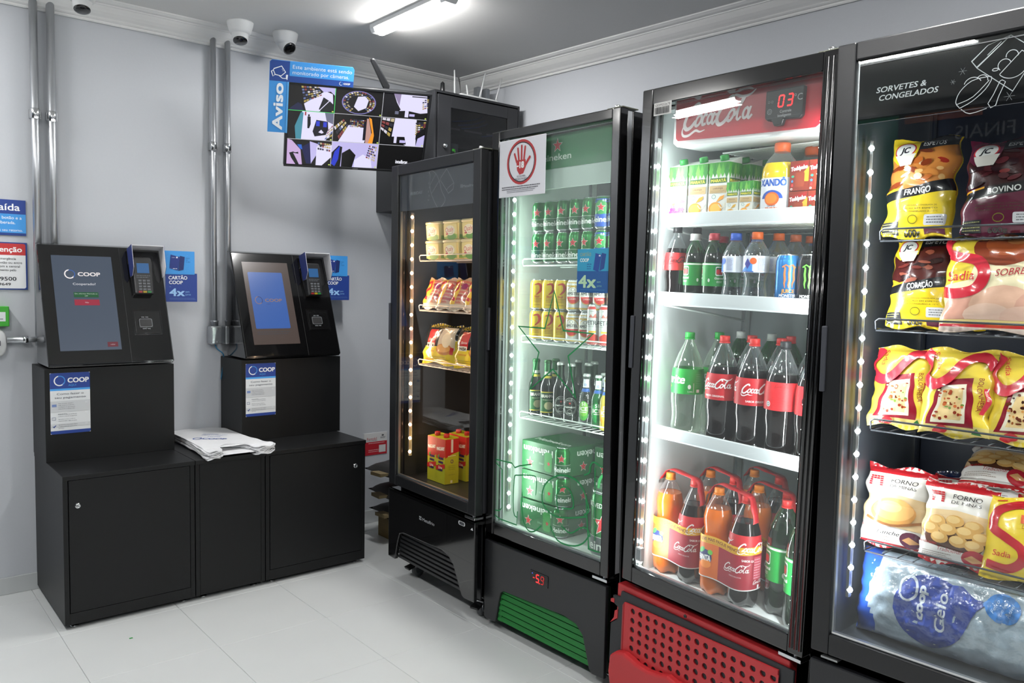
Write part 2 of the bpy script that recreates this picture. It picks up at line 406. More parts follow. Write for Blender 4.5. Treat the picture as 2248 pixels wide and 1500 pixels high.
# ------------------------------------------------------------------ ceiling lamps
def lamp(M, label):
    t = thing('ceiling_lamp', label, 'lamp', M, 'slim batten lamps on the ceiling')
    E1, E2 = [(-.041, -.020), (.041, -.020), (.03, -.040), (-.03, -.040)], .305
    obj('housing', MB().box(-.041, .041, -.305, .305, -.020, 0, WHITE).prism(E1, 'y', -E2, -.27, WHITE).prism(E1, 'y', .27, E2, WHITE), t, bevel=.003)
    pts = [(.033*math.cos(PI+PI*k/10), -.021+.030*math.sin(PI+PI*k/10)) for k in range(11)]
    obj('diffuser', MB().prism(pts, 'y', -.27, .27, emis('fffdfa', 84), smooth=True), t)
    return t
lamp(T(LAMPS[0][0], LAMPS[0][1], ZC), 'lit slim white batten lamp on the ceiling above the wall-mounted monitor')
LAB = ['unlit']
for i, (x, y) in enumerate(LAMPS[1:]): lamp(T(x, y, ZC), ['lit batten lamp on the ceiling above the exit button', 'lit batten lamp in the middle of the shop ceiling', 'lit batten lamp above the tall freezer', 'lit batten lamp behind the camera by the long shelf', 'lit batten lamp near the back end of the fridge wall', 'lit batten lamp over the long shelf near the exit', 'lit batten lamp over the middle of the long shelf'][i])

# ------------------------------------------------------------------ dome cameras
def dome(M, label, look, tilt):
    t = thing('security_camera', label, 'camera', M, 'white dome cameras under the ceiling')
    obj('base', MB().lathe([(.062, 0), (.062, -.006), (.059, -.020), (.052, -.042), (.046, -.056), (.0, -.058)], WHITEP, 28), t)
    R = Rz(look) @ Rx(tilt)     # barrel looks along -Z then tilted towards -Y
    b = obj('eyeball', MB().lathe([(.0, .03), (.022, .026), (.036, .012), (.0385, -.006), (.037, -.028), (.035, -.040), (.033, -.043)], WHITEP, 24, M=T(0, 0, -.052) @ R), t)
    obj('lens', MB().lathe([(.0335, -.041), (.033, -.0455), (.026, -.049), (.0, -.052)], GLOSSB, 24, M=T(0, 0, -.052) @ R), b)
    Art().text('alhua', 0, 0, .008, '6a6c70', shear=.3).build('logo_print', t, mapf=lambda u, v, h: (.0585*math.sin(u/.0585+.7), -.0595*math.cos(u/.0585+.7), -.012+v), cu=.004)
    return t
dome(T(-1.464, -.196, ZC), 'white dome camera above the pair of steel conduits, pointing down', -.35, -.42)
dome(T(-1.230, -.186, ZC), 'white dome camera beside the blue notice, turned towards the fridges', .25, -.85)
dome(T(-2.142, -.165, ZC), 'white dome camera at the top edge above the touch-screen terminals, mostly cut off', -.25, -.35)

# ------------------------------------------------------------------ conduits and boxes on the back wall
def conduit(x, r, z0, z1, label, clampz, y=-.03):
    t = thing('steel_conduit', label, 'conduit', T(x, 0, z0), 'galvanised conduits on the back wall')
    obj('tube', MB().lathe([(r, 0), (r, z1-z0)], STEEL, 20, c=(0, y, 0)), t)
    zc = clampz-z0
    obj('clamp', MB().lathe([(r+.002, zc-.022), (r+.0035, zc-.02), (r+.0035, zc+.02), (r+.002, zc+.022)], CHROME, 20, c=(0, y, 0)).box(-r-.004, r+.004, y, -.001, zc-.018, zc+.018, CHROME).box(-r*.5, r*.5, y-r-.008, y-r, zc-.024, zc-.014, CHROME), t)
conduit(-2.305, .0165, 1.10, ZC, 'thick steel conduit nearest the exit sign, running up to the ceiling', 2.107)
conduit(-2.240, .0165, 1.10, ZC, 'thick steel conduit behind the first touch-screen terminal, second from the exit sign', 2.104)
conduit(-1.535, .0135, 1.16, ZC-.01, 'thinner steel conduit between the terminals, on the side of the exit sign', 2.063)
conduit(-1.463, .0135, 1.16, ZC-.01, 'thinner steel conduit close to the second touch-screen terminal', 2.063)
def jbox(x, z, label):
    t = thing('junction_box', label, 'junction box', T(x, 0, z), 'cast junction boxes under the conduits')
    obj('body', MB().box(-.028, .028, -.06, 0, -.05, .042, STEEL), t, bevel=.006)
    obj('neck', MB().lathe([(.018, .04), (.018, .062), (.020, .062), (.020, .07)], STEEL, 16, c=(0, -.03, 0)), t)
    obj('cover', MB().box(-.024, .024, -.066, -.06, -.045, .037, CHROME).lathe([(.004, 0), (.004, .003)], CHROME, 8, M=T(0, -.066, .028) @ Rx(PI/2)).lathe([(.004, 0), (.004, .003)], CHROME, 8, M=T(0, -.066, -.036) @ Rx(PI/2)), t, bevel=.003)
jbox(-1.535, 1.132, 'grey cast junction box under the outer thin conduit, blue cable below it')
jbox(-1.463, 1.132, 'grey cast junction box tucked against the second terminal')
tag(obj('network_cable', MB().tube(catmull([(-1.535, -.03, 1.085), (-1.53, -.05, 1.06), (-1.505, -.06, 1.035), (-1.49, -.03, 1.0), (-1.50, -.02, .9)], 6), .003, mat('1d6f96', .4))), 'thin blue cable hanging from the junction box behind the second terminal', 'cable')
t = thing('horizontal_conduit', 'short horizontal steel conduit between the white exit button and the first terminal', 'conduit', T(-2.43, 0, 1.127))
obj('tube', MB().lathe([(.0135, 0), (.0135, .16)], STEEL, 16, M=T(0, -.03, 0) @ Ry(PI/2)), t)
obj('clamp', MB().lathe([(.0165, .06), (.0165, .08)], CHROME, 16, M=T(0, -.03, 0) @ Ry(PI/2)).box(.062, .078, -.03, -.001, -.016, .016, CHROME), t)
# ------------------------------------------------------------------ signs by the exit
def signbase(name, label, x0, x1, z0, z1, c='1d3d86', th=.004, group=None):
    t = thing(name, label, 'sign', T(0, -.001, 0), group)
    obj('board', MB().box(x0, x1, -th, 0, z0, z1, c), t); return t
t = signbase('exit_sign', 'navy and light blue exit notice on the back wall above the red-headed one', -2.66, -2.344, 1.579, 1.732)
a = Art(); a.rect(-2.66, 1.671, -2.344, 1.732, '22408f'); a.rect(-2.66, 1.590, -2.344, 1.671, '3f97e0')
a.text('Saída', -2.366, 1.686, .030, 'f5f7fa', al='r', w=.102, bold=.02)
a.text('Aperte o botão e a', -2.360, 1.649, .0130, 'e8f2fc', al='r', w=.152, bold=.012); a.text('porta será liberada.', -2.384, 1.628, .0130, 'e8f2fc', al='r', w=.146, bold=.012); a.text('Aguardamos seu retorno.', -2.357, 1.5965, .0115, 'e8f2fc', al='r', w=.158, bold=.008)
a.build('sign_print', t, mapf=lambda u, v, h: (u, -.0042-h, v))
t = signbase('warning_sign', 'white warning notice with red heading and phone numbers, below the exit notice', -2.66, -2.342, 1.345, 1.549, '1d3d86')
a = Art(); a.rrect(-2.655, 1.350, -2.348, 1.544, .008, 'eceef0'); a.rrect(-2.655, 1.494, -2.348, 1.544, .008, 'c23335'); a.rect(-2.655, 1.494, -2.348, 1.515, 'c23335')
a.text('Atenção', -2.362, 1.508, .023, 'f7f7f7', al='r', w=.120, bold=.03)
for s_, z in (('Em caso de emergência', 1.474), ('aperte o botão ou entre', 1.457), ('contato com a central', 1.441), ('monitoramento pelo', 1.425)): a.text(s_, -2.362 if 'entre' in s_ else -2.385 if 'pelo' in s_ or 'emer' in s_ else -2.371, z, .0098, '2a2c33', al='r', w=len(s_)*.0063, bold=.012)
a.text('11 4991 9500', -2.385, 1.384, .0165, '1e2027', al='r', w=.165, bold=.018); a.text('11 99381 9649', -2.406, 1.363, .0115, '1e2027', al='r', w=.135, bold=.016)
a.build('sign_print', t, mapf=lambda u, v, h: (u, -.0042-h, v))
t = thing('alarm_box', 'green and white box with printed label above the white exit button', 'box', T(-2.485, 0, 1.187))
obj('body', MB().box(-.05, .066, -.04, 0, 0, .086, mat('3ea832', .4)), t, bevel=.003)
a = Art(); a.rect(-.045, .022, .052, .062, 'dfe4e6'); a.lines(-.04, .045, (.03, .05), .004, '777c80'); a.build('label_print', t, mapf=lambda u, v, h: (u, -.0405-h, v))
t = thing('exit_button', 'white rounded plastic exit button unit under the green box', 'button', T(-2.478, 0, 1.115))
obj('body', MB().lathe([(.052, 0), (.054, .01), (.052, .03), (.045, .036), (0, .037)], WHITEP, 28, sq=3, M=Rx(PI/2) @ Matrix.Diagonal((.95, 1.15, 1, 1))), t)
obj('button', MB().box(-.02, .025, -.042, -.035, -.012, .012, mat('5a5d66', .4)), t, bevel=.003)
# ================================================================== KIOSKS
def carcass(name, label, x0, x1, door=None, lockx=None, upper=None):
    t = thing(name, label, 'cabinet', T(x0, 0, 0), 'black laminate cabinets along the back wall'); w = x1-x0; th = .018
    H = .622
    b = MB().box(0, th, -.575, -.005, .018, H-th, BLACK).box(w-th, w, -.575, -.005, .018, H-th, BLACK).box(th, w-th, -.025, -.005, .03, H-th, BLACK).box(th, w-th, -.56, -.005, .03, .05, BLACK)
    if door: b.box(th, w-th, -.575, -.555, .018, .064, BLACK)
    obj('body', b, t, bevel=.0008)
    obj('cabinet_top', MB().box(-.001, w+.001, -.582, -.002, H-th, H, BLACK), t, bevel=.001)
    for fx in (.04, w-.04):
        for fy in (-.54, -.06): obj('foot', MB().lathe([(.016, 0), (.016, .005), (.008, .006), (.008, .03)], CHROME, 12, c=(fx, fy, 0)), t)
    if door:
        d = obj('door', MB().box(th+.0025, w-th-.0025, -.577, -.559, .0665, H-th-.0025, BLACK), t, bevel=.0008)
        obj('lock', MB().lathe([(.0125, 0), (.0125, .003), (.010, .0045), (.010, .006), (.0045, .0062), (.0045, .004)], CHROME, 20, M=T(lockx-x0, -.577, .499) @ Rx(PI/2)).box(lockx-x0-.0008, lockx-x0+.0008, -.5835, -.577, .496, .502, mat('111111')), d)
    else:
        obj('front_panel', MB().box(th+.001, w-th-.001, -.575, -.559, .02, H-th-.001, BLACK), t, bevel=.0008)
    if upper:
        u0, u1 = upper[0]-x0, upper[1]-x0
        obj('upper_body', MB().box(u0, u1, -.28, -.004, H, 1.018, BLACK), t, bevel=.001)
        # payment instructions sticker
        s = obj('sticker', MB().box(u0+.019, u0+.171, -.2812, -.2802, .741, 1.0, 'e6e8ea'), t)
        a = Art(); sub(a, u0+.019, .741, 1); W_, H_ = .152, .259
        a.rrect(0, 0, W_, H_, .006, '22408f'); a.rect(0, .014, W_, .188, 'dfe2e4'); a.rect(0, .184, W_, .1925, '4aa0e6')
        coop(a, .036, .226, .0195, sub_='4aa0e6')
        a.text('Como fazer o', .076, .166, .0088, '2a2f45', w=.102, bold=.008); a.text('seu pagamento', .076, .1505, .0088, '2a2f45', w=.118, bold=.008)
        a.rect(0, .094, W_, .1405, 'c9cccf'); a.rect(0, .030, W_, .044, 'ced1d3')
        a.rect(.006, .116, .023, .127, '7287b8'); a.line([(.006, .071), (.019, .071), (.019, .061), (.006, .061)], .0012, '2a3b70', closed=True); a.line([(.008, .034), (.012, .029), (.020, .038)], .0025, '22408f')
        for (s_, z) in (('Clique em iniciar, escaneie o', .128), ('código de barras de cada item', .1205), ('e certifique-se de que escaneou', .113), ('todos os itens e coloque todos', .1055), ('na sua sacolinha.', .084), ('Preencha os dados de identificação', .081), ('e informe o método de pagamento.', .0735), ('Aproxime ou insira o cartão na', .061), ('máquina ao lado e digite sua senha.', .0535), ('Agradecemos a sua compra. Aperte', .0375), ('o botão ao lado que a porta abrirá', .030), ('para você.', .0225)):
            a.text(s_, .029, z, .0036, '50545f', al='l')
        a.text('01', .136, .127, .007, 'e4e6e8'); a.text('02', .136, .084, .007, 'f2f4f5'); a.text('03', .136, .036, .007, 'e4e6e8')
        a.build('sticker_print', s, mapf=lambda u, v, h: (u, -.2813-h, v))
    return t
carcass('kiosk_cabinet', 'black stepped cabinet with low lock under the first terminal, nearest the exit', -2.330, -1.822, True, -2.278, (-2.333, -1.812))
carcass('low_cabinet', 'narrow plain black cabinet in the middle carrying the white bags', -1.818, -1.505)
carcass('kiosk_cabinet', 'black stepped cabinet with high lock under the second terminal, nearest the fridges', -1.501, -.984, True, -1.040, (-1.495, -.968))

def terminal(x0, label, variant):
    t = thing('checkout_terminal', label, 'terminal', T(x0, 0, 0), 'black touch-screen payment terminals'); w = .507
    obj('housing', MB().prism([(-.292, 1.024), (-.292, 1.040), (-.094, 1.543), (-.052, 1.552), (-.052, 1.024)], 'x', .002, w-.002, GLOSSB), t, bevel=.004)
    K = T(0, -.303, 1.033) @ Rx(-math.atan2(.203, .51))
    f = obj('face_panel', MB().box(0, w, 0, .012, 0, .552, GLOSSB), t, bevel=.006, M=K)
    sc = obj('screen', MB().box(.050, .290, -.0012, .004, .063, .500, emis('59677c' if variant == 0 else '6e5c55', .55 if variant == 0 else .42)), t, M=K)  # second terminal: the brown glow paints a reflection into the screen colour
    a = Art()
    if variant == 0:
        a.ring(.115, .413, .0185, .019, .005, 'Eefe8e8,1.0', a0=90, a1=330); a.ring(.118, .413, .0175, .0185, .004, 'E3b62a8,.9', a0=-50, a1=110)
        a.text('COOP', .192, .405, .018, 'Eefe8e8,.9', w=.088, bold=.05); a.text('Cooperado?', .169, .3625, .0105, 'Ee6e8ee,.8', w=.09, bold=.012)
        a.rect(.123, .305, .221, .329, 'E1f6b3a,.6'); a.text('Sim, informar Matrícula ou', .172, .3195, .0055, 'Ed8e8dd,.7', w=.09); a.text('CPF', .172, .309, .0055, 'Ed8e8dd,.7')
        a.rect(.123, .268, .222, .295, 'Eab2a44,.75'); a.text('Não', .172, .2785, .006, 'Ee8d8dd,.8'); a.rect(.235, .076, .277, .098, 'E7e2638,.6'); a.text('voltar', .256, .084, .006, 'Ed8c8cd,.7')
    else:
        a.rrect(.072, .145, .252, .445, .006, 'E3a67b8,.75'); a.ring(.108, .295, .0175, .019, .0035, 'Ea9887a,.6', a0=90, a1=330); a.ring(.110, .295, .0165, .018, .003, 'E16306c,.7', a0=-50, a1=110)
        a.text('COOP', .185, .287, .0165, 'Ea9887a,.6', w=.088, bold=.04); a.text('AQUI', .155, .272, .006, 'E27447f,.8'); a.lines(.075, .25, (.125, .115), .004, 'E5a5a62,.5')
    a.build('screen_print', sc, mapf=lambda u, v, h: (u, -.0014-h, v))
    # card reader
    RK = K @ T(.407, -.012, .40) @ Rx(.12)
    r = obj('card_reader', MB().prism([(-.041, -.085), (.041, -.085), (.043, .06), (.037, .088), (-.037, .088), (-.043, .06)], 'y', -.030, .012, SATIN), t, bevel=.006, M=RK)
    obj('reader_display', MB().box(-.026, .026, -.0315, -.028, .012, .058, emis('2b5f94', .9)), r)
    kp = MB()
    for i in range(3):
        for j in range(4): kp.box(-.024+.018*i, -.011+.018*i, -.0325, -.029, -.028-.0135*j, -.019-.0135*j, mat('55585c', .4) if j < 3 or 1 else 0)
    obj('keypad_buttons', kp, r)
    for i, c in enumerate(('E c03030'.replace(' ', ''), 'Ed8b820', 'E28a048')): obj('key_button', MB().box(-.026+.019*i, -.011+.019*i, -.0335, -.029, -.0795, -.0715, emis(c[1:], .45)), r)
    Art().lines(-.03, .03, (-.001, -.009), .003, '5d6066').build('reader_print', r, mapf=lambda u, v, h: (u, -.0302-h, v))
    WC, BL = mat('d9d9de', .6), mat('28356f', .5)
    hd = MB(); 
    hd.prism([(-.012, .538), (-.085, .528), (-.085, .5255), (-.012, .5355)], 'x', .362, .497, WC)
    for x, m1, m2 in ((.358, BL, WC), (.497, WC, BL)):
        q = [(-.012, .538), (-.087, .53), (-.078, .425), (-.045, .395), (-.012, .40)]
        hd.prism(q, 'x', x, x+.0015, m1); hd.prism(q, 'x', x+.0016, x+.003, m2)
    obj('reader_hood', hd, t, M=K)
    # scanner recess
    S = MB(); S.box(.352, .472, -.0015, .006, .128, .246, GLOSSB); S.box(.358, .466, -.0025, 0, .134, .240, mat('0a0a0b', .2, bump=.6, scale=50, coat=1))
    obj('scanner_plate', S, t, bevel=.003, M=K)
    sc2 = obj('scanner_frame', MB().box(.372, .432, -.006, -.001, .16, .205, GLOSSB), t, bevel=.006, M=K)
    a = Art(); a.rrect(.374, .162, .430, .203, .008, '5d6064'); a.rrect(.3765, .1645, .4275, .2005, .007, '08080a'); a.lines(.385, .42, (.152, .207), .005, '55585b'); a.build('scanner_print', sc2, mapf=lambda u, v, h: (u, -.0064-h, v))
    obj('seam_groove', MB().box(.3255, .3265, -.0006, .002, .0, .545, mat('2a2b2d')), t, M=K)
terminal(-2.322, 'glossy black terminal showing a grey screen with green and red buttons', 0)
terminal(-1.482, 'glossy black terminal showing a blue start screen inside a painted brown reflection', 1)
# COOP card flyers hanging at the side of each terminal
def flyer(M, label, group='blue card flyers beside the terminals'):
    t = thing('card_flyer', label, 'flyer', M, group)
    obj('card', MB().box(.012, .158, -.001, .001, 0, .135, mat('22408f', .4)).box(0, .146, -.003, -.0012, .13, .24, mat('3f97e0', .4)), t, bevel=.0)
    a = Art(); a.rrect(.014, .0, .158, .129, .006, '22408f'); a.rrect(0, .13, .146, .24, .006, '3f97e0')
    for i in range(14): a.text('&%$#+'[i % 5], .012+.01*((i*7) % 13), .137+.0075*((i*5) % 12), .004, '62b0ee')
    a.poly([(.03, .158), (.068, .148), (.078, .212), (.036, .222)], '22357f'); a.poly([(.07, .146), (.094, .152), (.10, .213), (.078, .218)], '1a2c66')
    a.rect(.06, .206, .068, .213, 'd8dce8'); a.text('COOP', .047, .207, .0035, 'e8ecf5'); a.lines(.045, .065, (.155,), .003, 'c8cee0')
    for s_, z in (('FAÇA', .205), ('JÁ', .196), ('O SEU', .187)): a.text(s_, .106, z, .005, '1e3a7a', al='l')
    a.text('CARTÃO', .026, .106, .0165, 'f0f3f8', al='l', w=.085, bold=.03); a.text('COOP', .028, .084, .0165, 'f0f3f8', al='l', w=.062, bold=.03)
    a.text('em', .03, .07, .004, '9cc4ee', al='l'); a.text('4x', .03, .028, .036, '9cc8f4', al='l', w=.068, bold=.04); a.text('sem', .102, .044, .009, '8fc0f0', al='l', bold=.01); a.text('juros', .102, .031, .009, '8fc0f0', al='l', bold=.01)
    a.lines(.03, .15, (.016, .011), .0018, '5b78b8')
    a.build('flyer_print', t, mapf=lambda u, v, h: (u, -.0012-h-(.0022 if v > .13 else 0), v), eps=.00006)
    return t
flyer(T(-1.812, -.13, 1.297), 'blue two-step card flyer fixed beside the terminal with the grey screen')
flyer(T(-.978, -.10, 1.308), 'blue two-step card flyer fixed beside the terminal with the blue screen')
# ------------------------------------------------------------------ stack of carrier bags
BAGM = mat('dfe0e2', .45, bump=.5, scale=28, name='bag_film')
outl = [(-.155, .30), (-.06, .33), (.06, .31), (.10, .25), (.110, .05), (.125, -.08), (.150, -.20), (.150, -.265), (.075, -.275), (.055, -.19), (.02, -.135), (-.045, -.13), (-.075, -.18), (-.085, -.265), (-.15, -.275), (-.15, -.12), (-.15, .1)]
rb = random.Random(5); BAGP = ['bottom one of the flat white carrier bags on the low cabinet', 'second from bottom of the flat white carrier bags', 'third from bottom of the flat white carrier bags', 'middle one of the stacked flat white carrier bags', 'third from top of the flat white carrier bags', 'second from top of the flat white carrier bags', 'topmost white carrier bag of the stack, showing the blue print']
for k in range(7):
    b = MB(); o2 = catmull([(x*1.0+rb.uniform(-.007, .007), y+rb.uniform(-.010, .010), 0) for x, y in outl], 3, True)
    b.prism([(p.x, p.y) for p in o2], 'z', .0015, .0055, BAGM)
    bmesh.ops.triangulate(b.bm, faces=[f for f in b.bm.faces if len(f.verts) > 4])
    bmesh.ops.subdivide_edges(b.bm, edges=b.bm.edges[:], cuts=1)
    for v in b.bm.verts: v.co.z += .0016*math.sin(v.co.x*60+k)*math.sin(v.co.y*47+k*2)+(.004 if v.co.y < -.2 else 0)*math.sin(v.co.x*90+k)+max(0, (v.co.x-.10))*.25*max(0, -v.co.y-.15)*4
    t = tag(obj('carrier_bag', b, M=T(-1.61, -.34, .623+k*.0052) @ Rz(-.05)), BAGP[k], 'plastic bag', 'stacked white carrier bags')
a = Art(); sub(a, -.02, .03, 1, rot=-.6); a.ring(-.08, -.03, .018, .018, .006, '2c4a9a'); a.text('COOP', .0, -.045, .028, '33509e', bold=.03)
a.text('sacola', -.02, .02, .018, '6a80b4', rot=.1); a.lines(-.09, .03, (.055, .065, .075, .085), .003, '6a80b4')
a.build('bag_print', t, mapf=lambda u, v, h: (u, v, .0068+h+.0016*math.sin(u*60+6)*math.sin(v*47+12)), cu=.01, cv=.01)
tag(obj('power_plug', MB().prism([(-.03, .02), (.0, .02), (.012, .05), (.005, .12), (-.03, .15)], 'y', -.35, -.31, SATIN), M=T(-.955, 0, .07), bevel=.004), 'small black plug and cable lump at the foot of the last cabinet', 'plug')
tag(obj('paper_scrap', MB().box(-.006, .006, -.004, .004, 0, .001, mat('158a35', .5)), M=T(-2.145, -.80, .0002)), 'tiny green scrap lying on the white floor by the first cabinet', 'scrap')
# ================================================================== MONITOR
kT = .96
Ptv = CAM+(Vector((-.890, -.317, 2.195))-CAM)*kT
MT = T(*Ptv) @ Rz(-.304) @ Rx(.505) @ Ry(-.022) @ Matrix.Scale(kT, 4)
t = thing('wall_monitor', 'tilted black flat monitor showing nine surveillance pictures', 'monitor', MT)
obj('casing', MB().box(-.3675, .3675, .004, .03, -.2175, .2175, SATIN).box(-.25, .25, .03, .055, -.16, .14, SATIN), t, bevel=.004)
obj('bezel', MB().box(-.3675, .3675, -.006, .006, .205, .2175, SATIN).box(-.3675, .3675, -.006, .006, -.2175, -.205, SATIN).box(-.3675, -.356, -.006, .006, -.205, .205, SATIN).box(.356, .3675, -.006, .006, -.205, .205, SATIN), t, bevel=.002)
sc = obj('screen', MB().box(-.356, .356, -.001, .005, -.205, .205, emis('05060a', .3)), t)
obj('mount_arm', MB().box(-.018, .018, .055, .075, -.1, .18, SATIN, M=T(.03, 0, 0)).prism([(.125, .20), (.152, .20), (.154, .225), (.066, .350), (.054, .356), (.044, .350), (.042, .338)], 'y', .050, .066, SATIN).box(.0, .06, .055, .36, -.03, .03, SATIN), t, bevel=.006)
a = Art(); Lx = [-.355, -.130, .113, .355]; Lz = [.204, .078, -.069, -.204]
WH, BK, LV, BLU, GY = 'Ee0dcfa,1.05', 'E04050a,.3', 'Ec8c0f4,.95', 'E2a3ccc,1.0', 'E787c96,.8'
def feed(i, j): x0, x1, z1, z0 = Lx[i], Lx[i+1], Lz[j], Lz[j+1]; a.tf = lambda u, v: (x0+.001+u*(x1-x0-.002), z0+.001+v*(z1-z0-.002)); a.rect(0, 0, 1, 1, BK)
rf = random.Random(11); PAL = ['Ed8c8a0,.8', 'E9a4a4a,.8', 'E504a6a,.7', 'Ec8b060,.8', 'E3a3a48,.6', 'Ee8e4f0,.9', 'E6a7ab0,.8']
def shelf(p0, p1, p2, p3, nu, nv):
    L = lambda p, q, s_: (p[0]+(q[0]-p[0])*s_, p[1]+(q[1]-p[1])*s_)
    for i in range(nu):
        for j in range(nv):
            q = [L(L(p0, p1, (i+du)/nu), L(p3, p2, (i+du)/nu), (j+dv)/nv) for du, dv in ((.08, .2), (.9, .2), (.9, .85), (.08, .85))]; a.poly(q, rf.choice(PAL))
feed(0, 0); a.poly([(.33, .28), (.78, .85), (.95, .75), (.98, .2), (.66, 0), (.38, 0)], WH); shelf((.33, .30), (.72, .66), (.64, 1), (.25, 1), 7, 6); a.poly([(.75, .6), (.9, .45), (1, .3), (1, .05), (.72, .0), (.66, .1)], 'E14202a,.5'); a.poly([(.62, 1), (1, 1), (1, .7), (.9, .85), (.75, .8)], LV); a.poly([(.0, 0), (.33, .0), (.28, .25), (.2, .32), (.05, .1)], 'E18204a,.8'); a.line([(.66, .02), (.95, .6)], .02, WH)
feed(1, 0); a.ell(.5, .5, .36, .48, 'E8a84c8,.9', 28); a.ell(.5, .5, .335, .45, 'E0c0c16,.4', 28); a.poly([(.40, .32), (.47, .74), (.62, .78), (.70, .62), (.66, .3), (.5, .15)], WH)
for k in range(34):
    th = k*2*PI/34
    for q in (.86, .68): a.tf_save = a.tf; a.poly([(.5+.335*q*math.cos(th+d)*e, .5+.45*q*math.sin(th+d)*e) for d, e in ((0, 1), (.13, 1), (.13, 1.16), (0, 1.16))], rf.choice(PAL)) if not (-.5 < math.cos(th) < .5 and math.sin(th) < -.6) else None
feed(2, 0); a.poly([(.22, 1), (.95, 1), (1, .3), (.85, .25), (.38, .30)], WH); a.poly([(.0, 0), (.1, 0), (.4, .35), (.18, 1), (0, 1)], 'E10101c,.5'); a.poly([(.22, 1), (.38, 1), (.36, .5)], 'Ea898c0,.8'); shelf((.88, .4), (1, .5), (1, .9), (.85, .85), 3, 5); a.poly([(.12, .25), (.55, .33), (.95, .22), (.98, .02), (.5, .0), (.12, .1)], 'E08080c,.4'); a.rect(.5, .05, .58, .33, WH); a.rect(.6, .1, .72, .2, LV); a.rect(.28, .15, .36, .28, GY); a.rect(.62, .92, .98, .96, 'E303038,.6')
feed(0, 1); a.poly([(.25, 0), (.3, 1), (1, 1), (1, .35), (.85, 0)], WH); a.poly([(.18, 0), (.15, .45), (.27, .95), (.33, .95), (.3, 0)], 'E4a9ab0,.8'); a.poly([(.62, .72), (.88, .68), (.9, .4), (.85, .2), (.6, .12), (.55, .3)], 'E0c0a24,.5'); a.rect(.62, .5, .7, .68, BLU); a.rect(.78, .48, .86, .66, BLU); a.poly([(.68, .28), (.74, .38), (.8, .28), (.76, .24)], WH); a.ell(.45, .86, .02, .04, BK); a.poly([(.42, .82), (.49, .82), (.5, .55), (.47, .4), (.43, .4)], 'E0a0a10,.3'); a.rect(.36, .85, .39, .98, 'Eb02a2a,.8'); shelf((.82, .0), (1, .15), (1, .6), (.9, .4), 3, 4); a.poly([(.85, .7), (1, .6), (1, 1), (.8, 1)], GY)
feed(1, 1); a.poly([(.12, 0), (.32, .62), (.75, .55), (.68, 0)], WH); shelf((.0, .55), (.2, .84), (.32, .6), (.14, .05), 6, 3); shelf((.34, .55), (.68, .55), (.68, .84), (.34, .84), 9, 6); a.poly([(.64, .1), (.70, .1), (.73, .8), (.64, .75)], 'E181830,.5'); a.poly([(.76, .0), (.86, .0), (.88, .3), (.80, .9), (.74, .95), (.83, .4)], 'Ef0982a,1.1'); a.poly([(.70, 0), (.76, 0), (.82, .35), (.74, .9), (.70, .9)], 'Ed8a8a0,.8'); a.poly([(.88, .0), (1, 0), (1, 1), (.82, .9), (.9, .4)], 'E14141a,.4')
feed(2, 1); a.poly([(.26, .25), (.30, 1), (.78, 1), (.82, .0), (.6, .0)], WH); shelf((.0, .55), (.22, .25), (.3, 1), (.02, 1), 3, 4); a.poly([(.02, .3), (.55, .33), (.6, .05), (.3, .0), (.02, .05)], 'E08080c,.4'); a.rect(.32, .08, .38, .33, WH); a.rect(.45, .1, .58, .2, LV); shelf((.78, .4), (1, .5), (1, .95), (.76, .9), 4, 6); a.poly([(.8, .25), (1, .5), (1, .75), (.8, .45)], 'E101018,.4'); a.poly([(.82, .0), (1, 0), (1, .45), (.85, .3)], LV)
feed(0, 2); a.poly([(.0, 0), (.35, 0), (.3, .6), (.1, .95), (.0, 1)], 'Ed0b0e0,.95'); a.poly([(.32, .7), (.5, .9), (.55, .05), (.44, .05)], 'E121850,.9'); a.poly([(.55, .05), (.5, .95), (.7, .85), (.66, .4)], LV); a.poly([(.66, .0), (.66, .75), (1, .85), (1, .35), (.8, .0)], WH); a.poly([(.05, .45), (.14, .5), (.26, .42), (.25, .5), (.14, .45), (.22, .2), (.28, .0), (.2, .0), (.1, .25)], 'E101014,.3'); shelf((.68, .62), (.98, .55), (.98, .9), (.68, .95), 6, 3); a.poly([(.22, .8), (.32, .8), (.34, .6), (.28, .65)], 'E2a68d8,.9')
feed(1, 2); a.rect(0, .0, 1, 1, LV); a.poly([(0, 0), (.2, 0), (.22, .8), (.14, .85), (0, .55)], 'E0a0a14,.4'); a.poly([(.0, .1), (.08, .0), (.15, .3), (.17, .85), (.06, .6)], BLU); a.poly([(.22, .0), (.46, .0), (.52, .5), (.38, .75), (.22, .55)], 'E060608,.3'); a.poly([(.5, 0), (.9, 0), (.86, .35), (.68, .55), (.5, .3)], WH); shelf((.74, .4), (.95, .25), (.97, .9), (.8, .95), 5, 6)
feed(2, 2); a.tf = None; a.text('intelbras', .245, -.168, .020, 'Ef4f4ff,1.1', w=.064, bold=.03)
for i in (1, 2): a.rect(Lx[i]-.0012, Lz[3], Lx[i]+.0012, Lz[0], 'Ed8d8e0,.9')
for j in (1, 2): a.rect(Lx[0], Lz[j]-.0012, Lx[3], Lz[j]+.0012, 'Ed8d8e0,.9')
a.rect(Lx[1]-.0016, Lz[1], Lx[1]+.0016, Lz[0], 'E4fe070,1'); a.rect(Lx[0], Lz[1]-.0014, Lx[1], Lz[1]+.0014, 'E4fe070,1')
for i in range(3):
    for j in range(3):
        if i+j < 4: a.rect(Lx[i+1]-.012, Lz[j+1]+.004, Lx[i+1]-.004, Lz[j+1]+.010, 'Ed8f070,.9')
a.build('screen_print', sc, mapf=lambda u, v, h: (u, -.0015-h, v), eps=.00001)
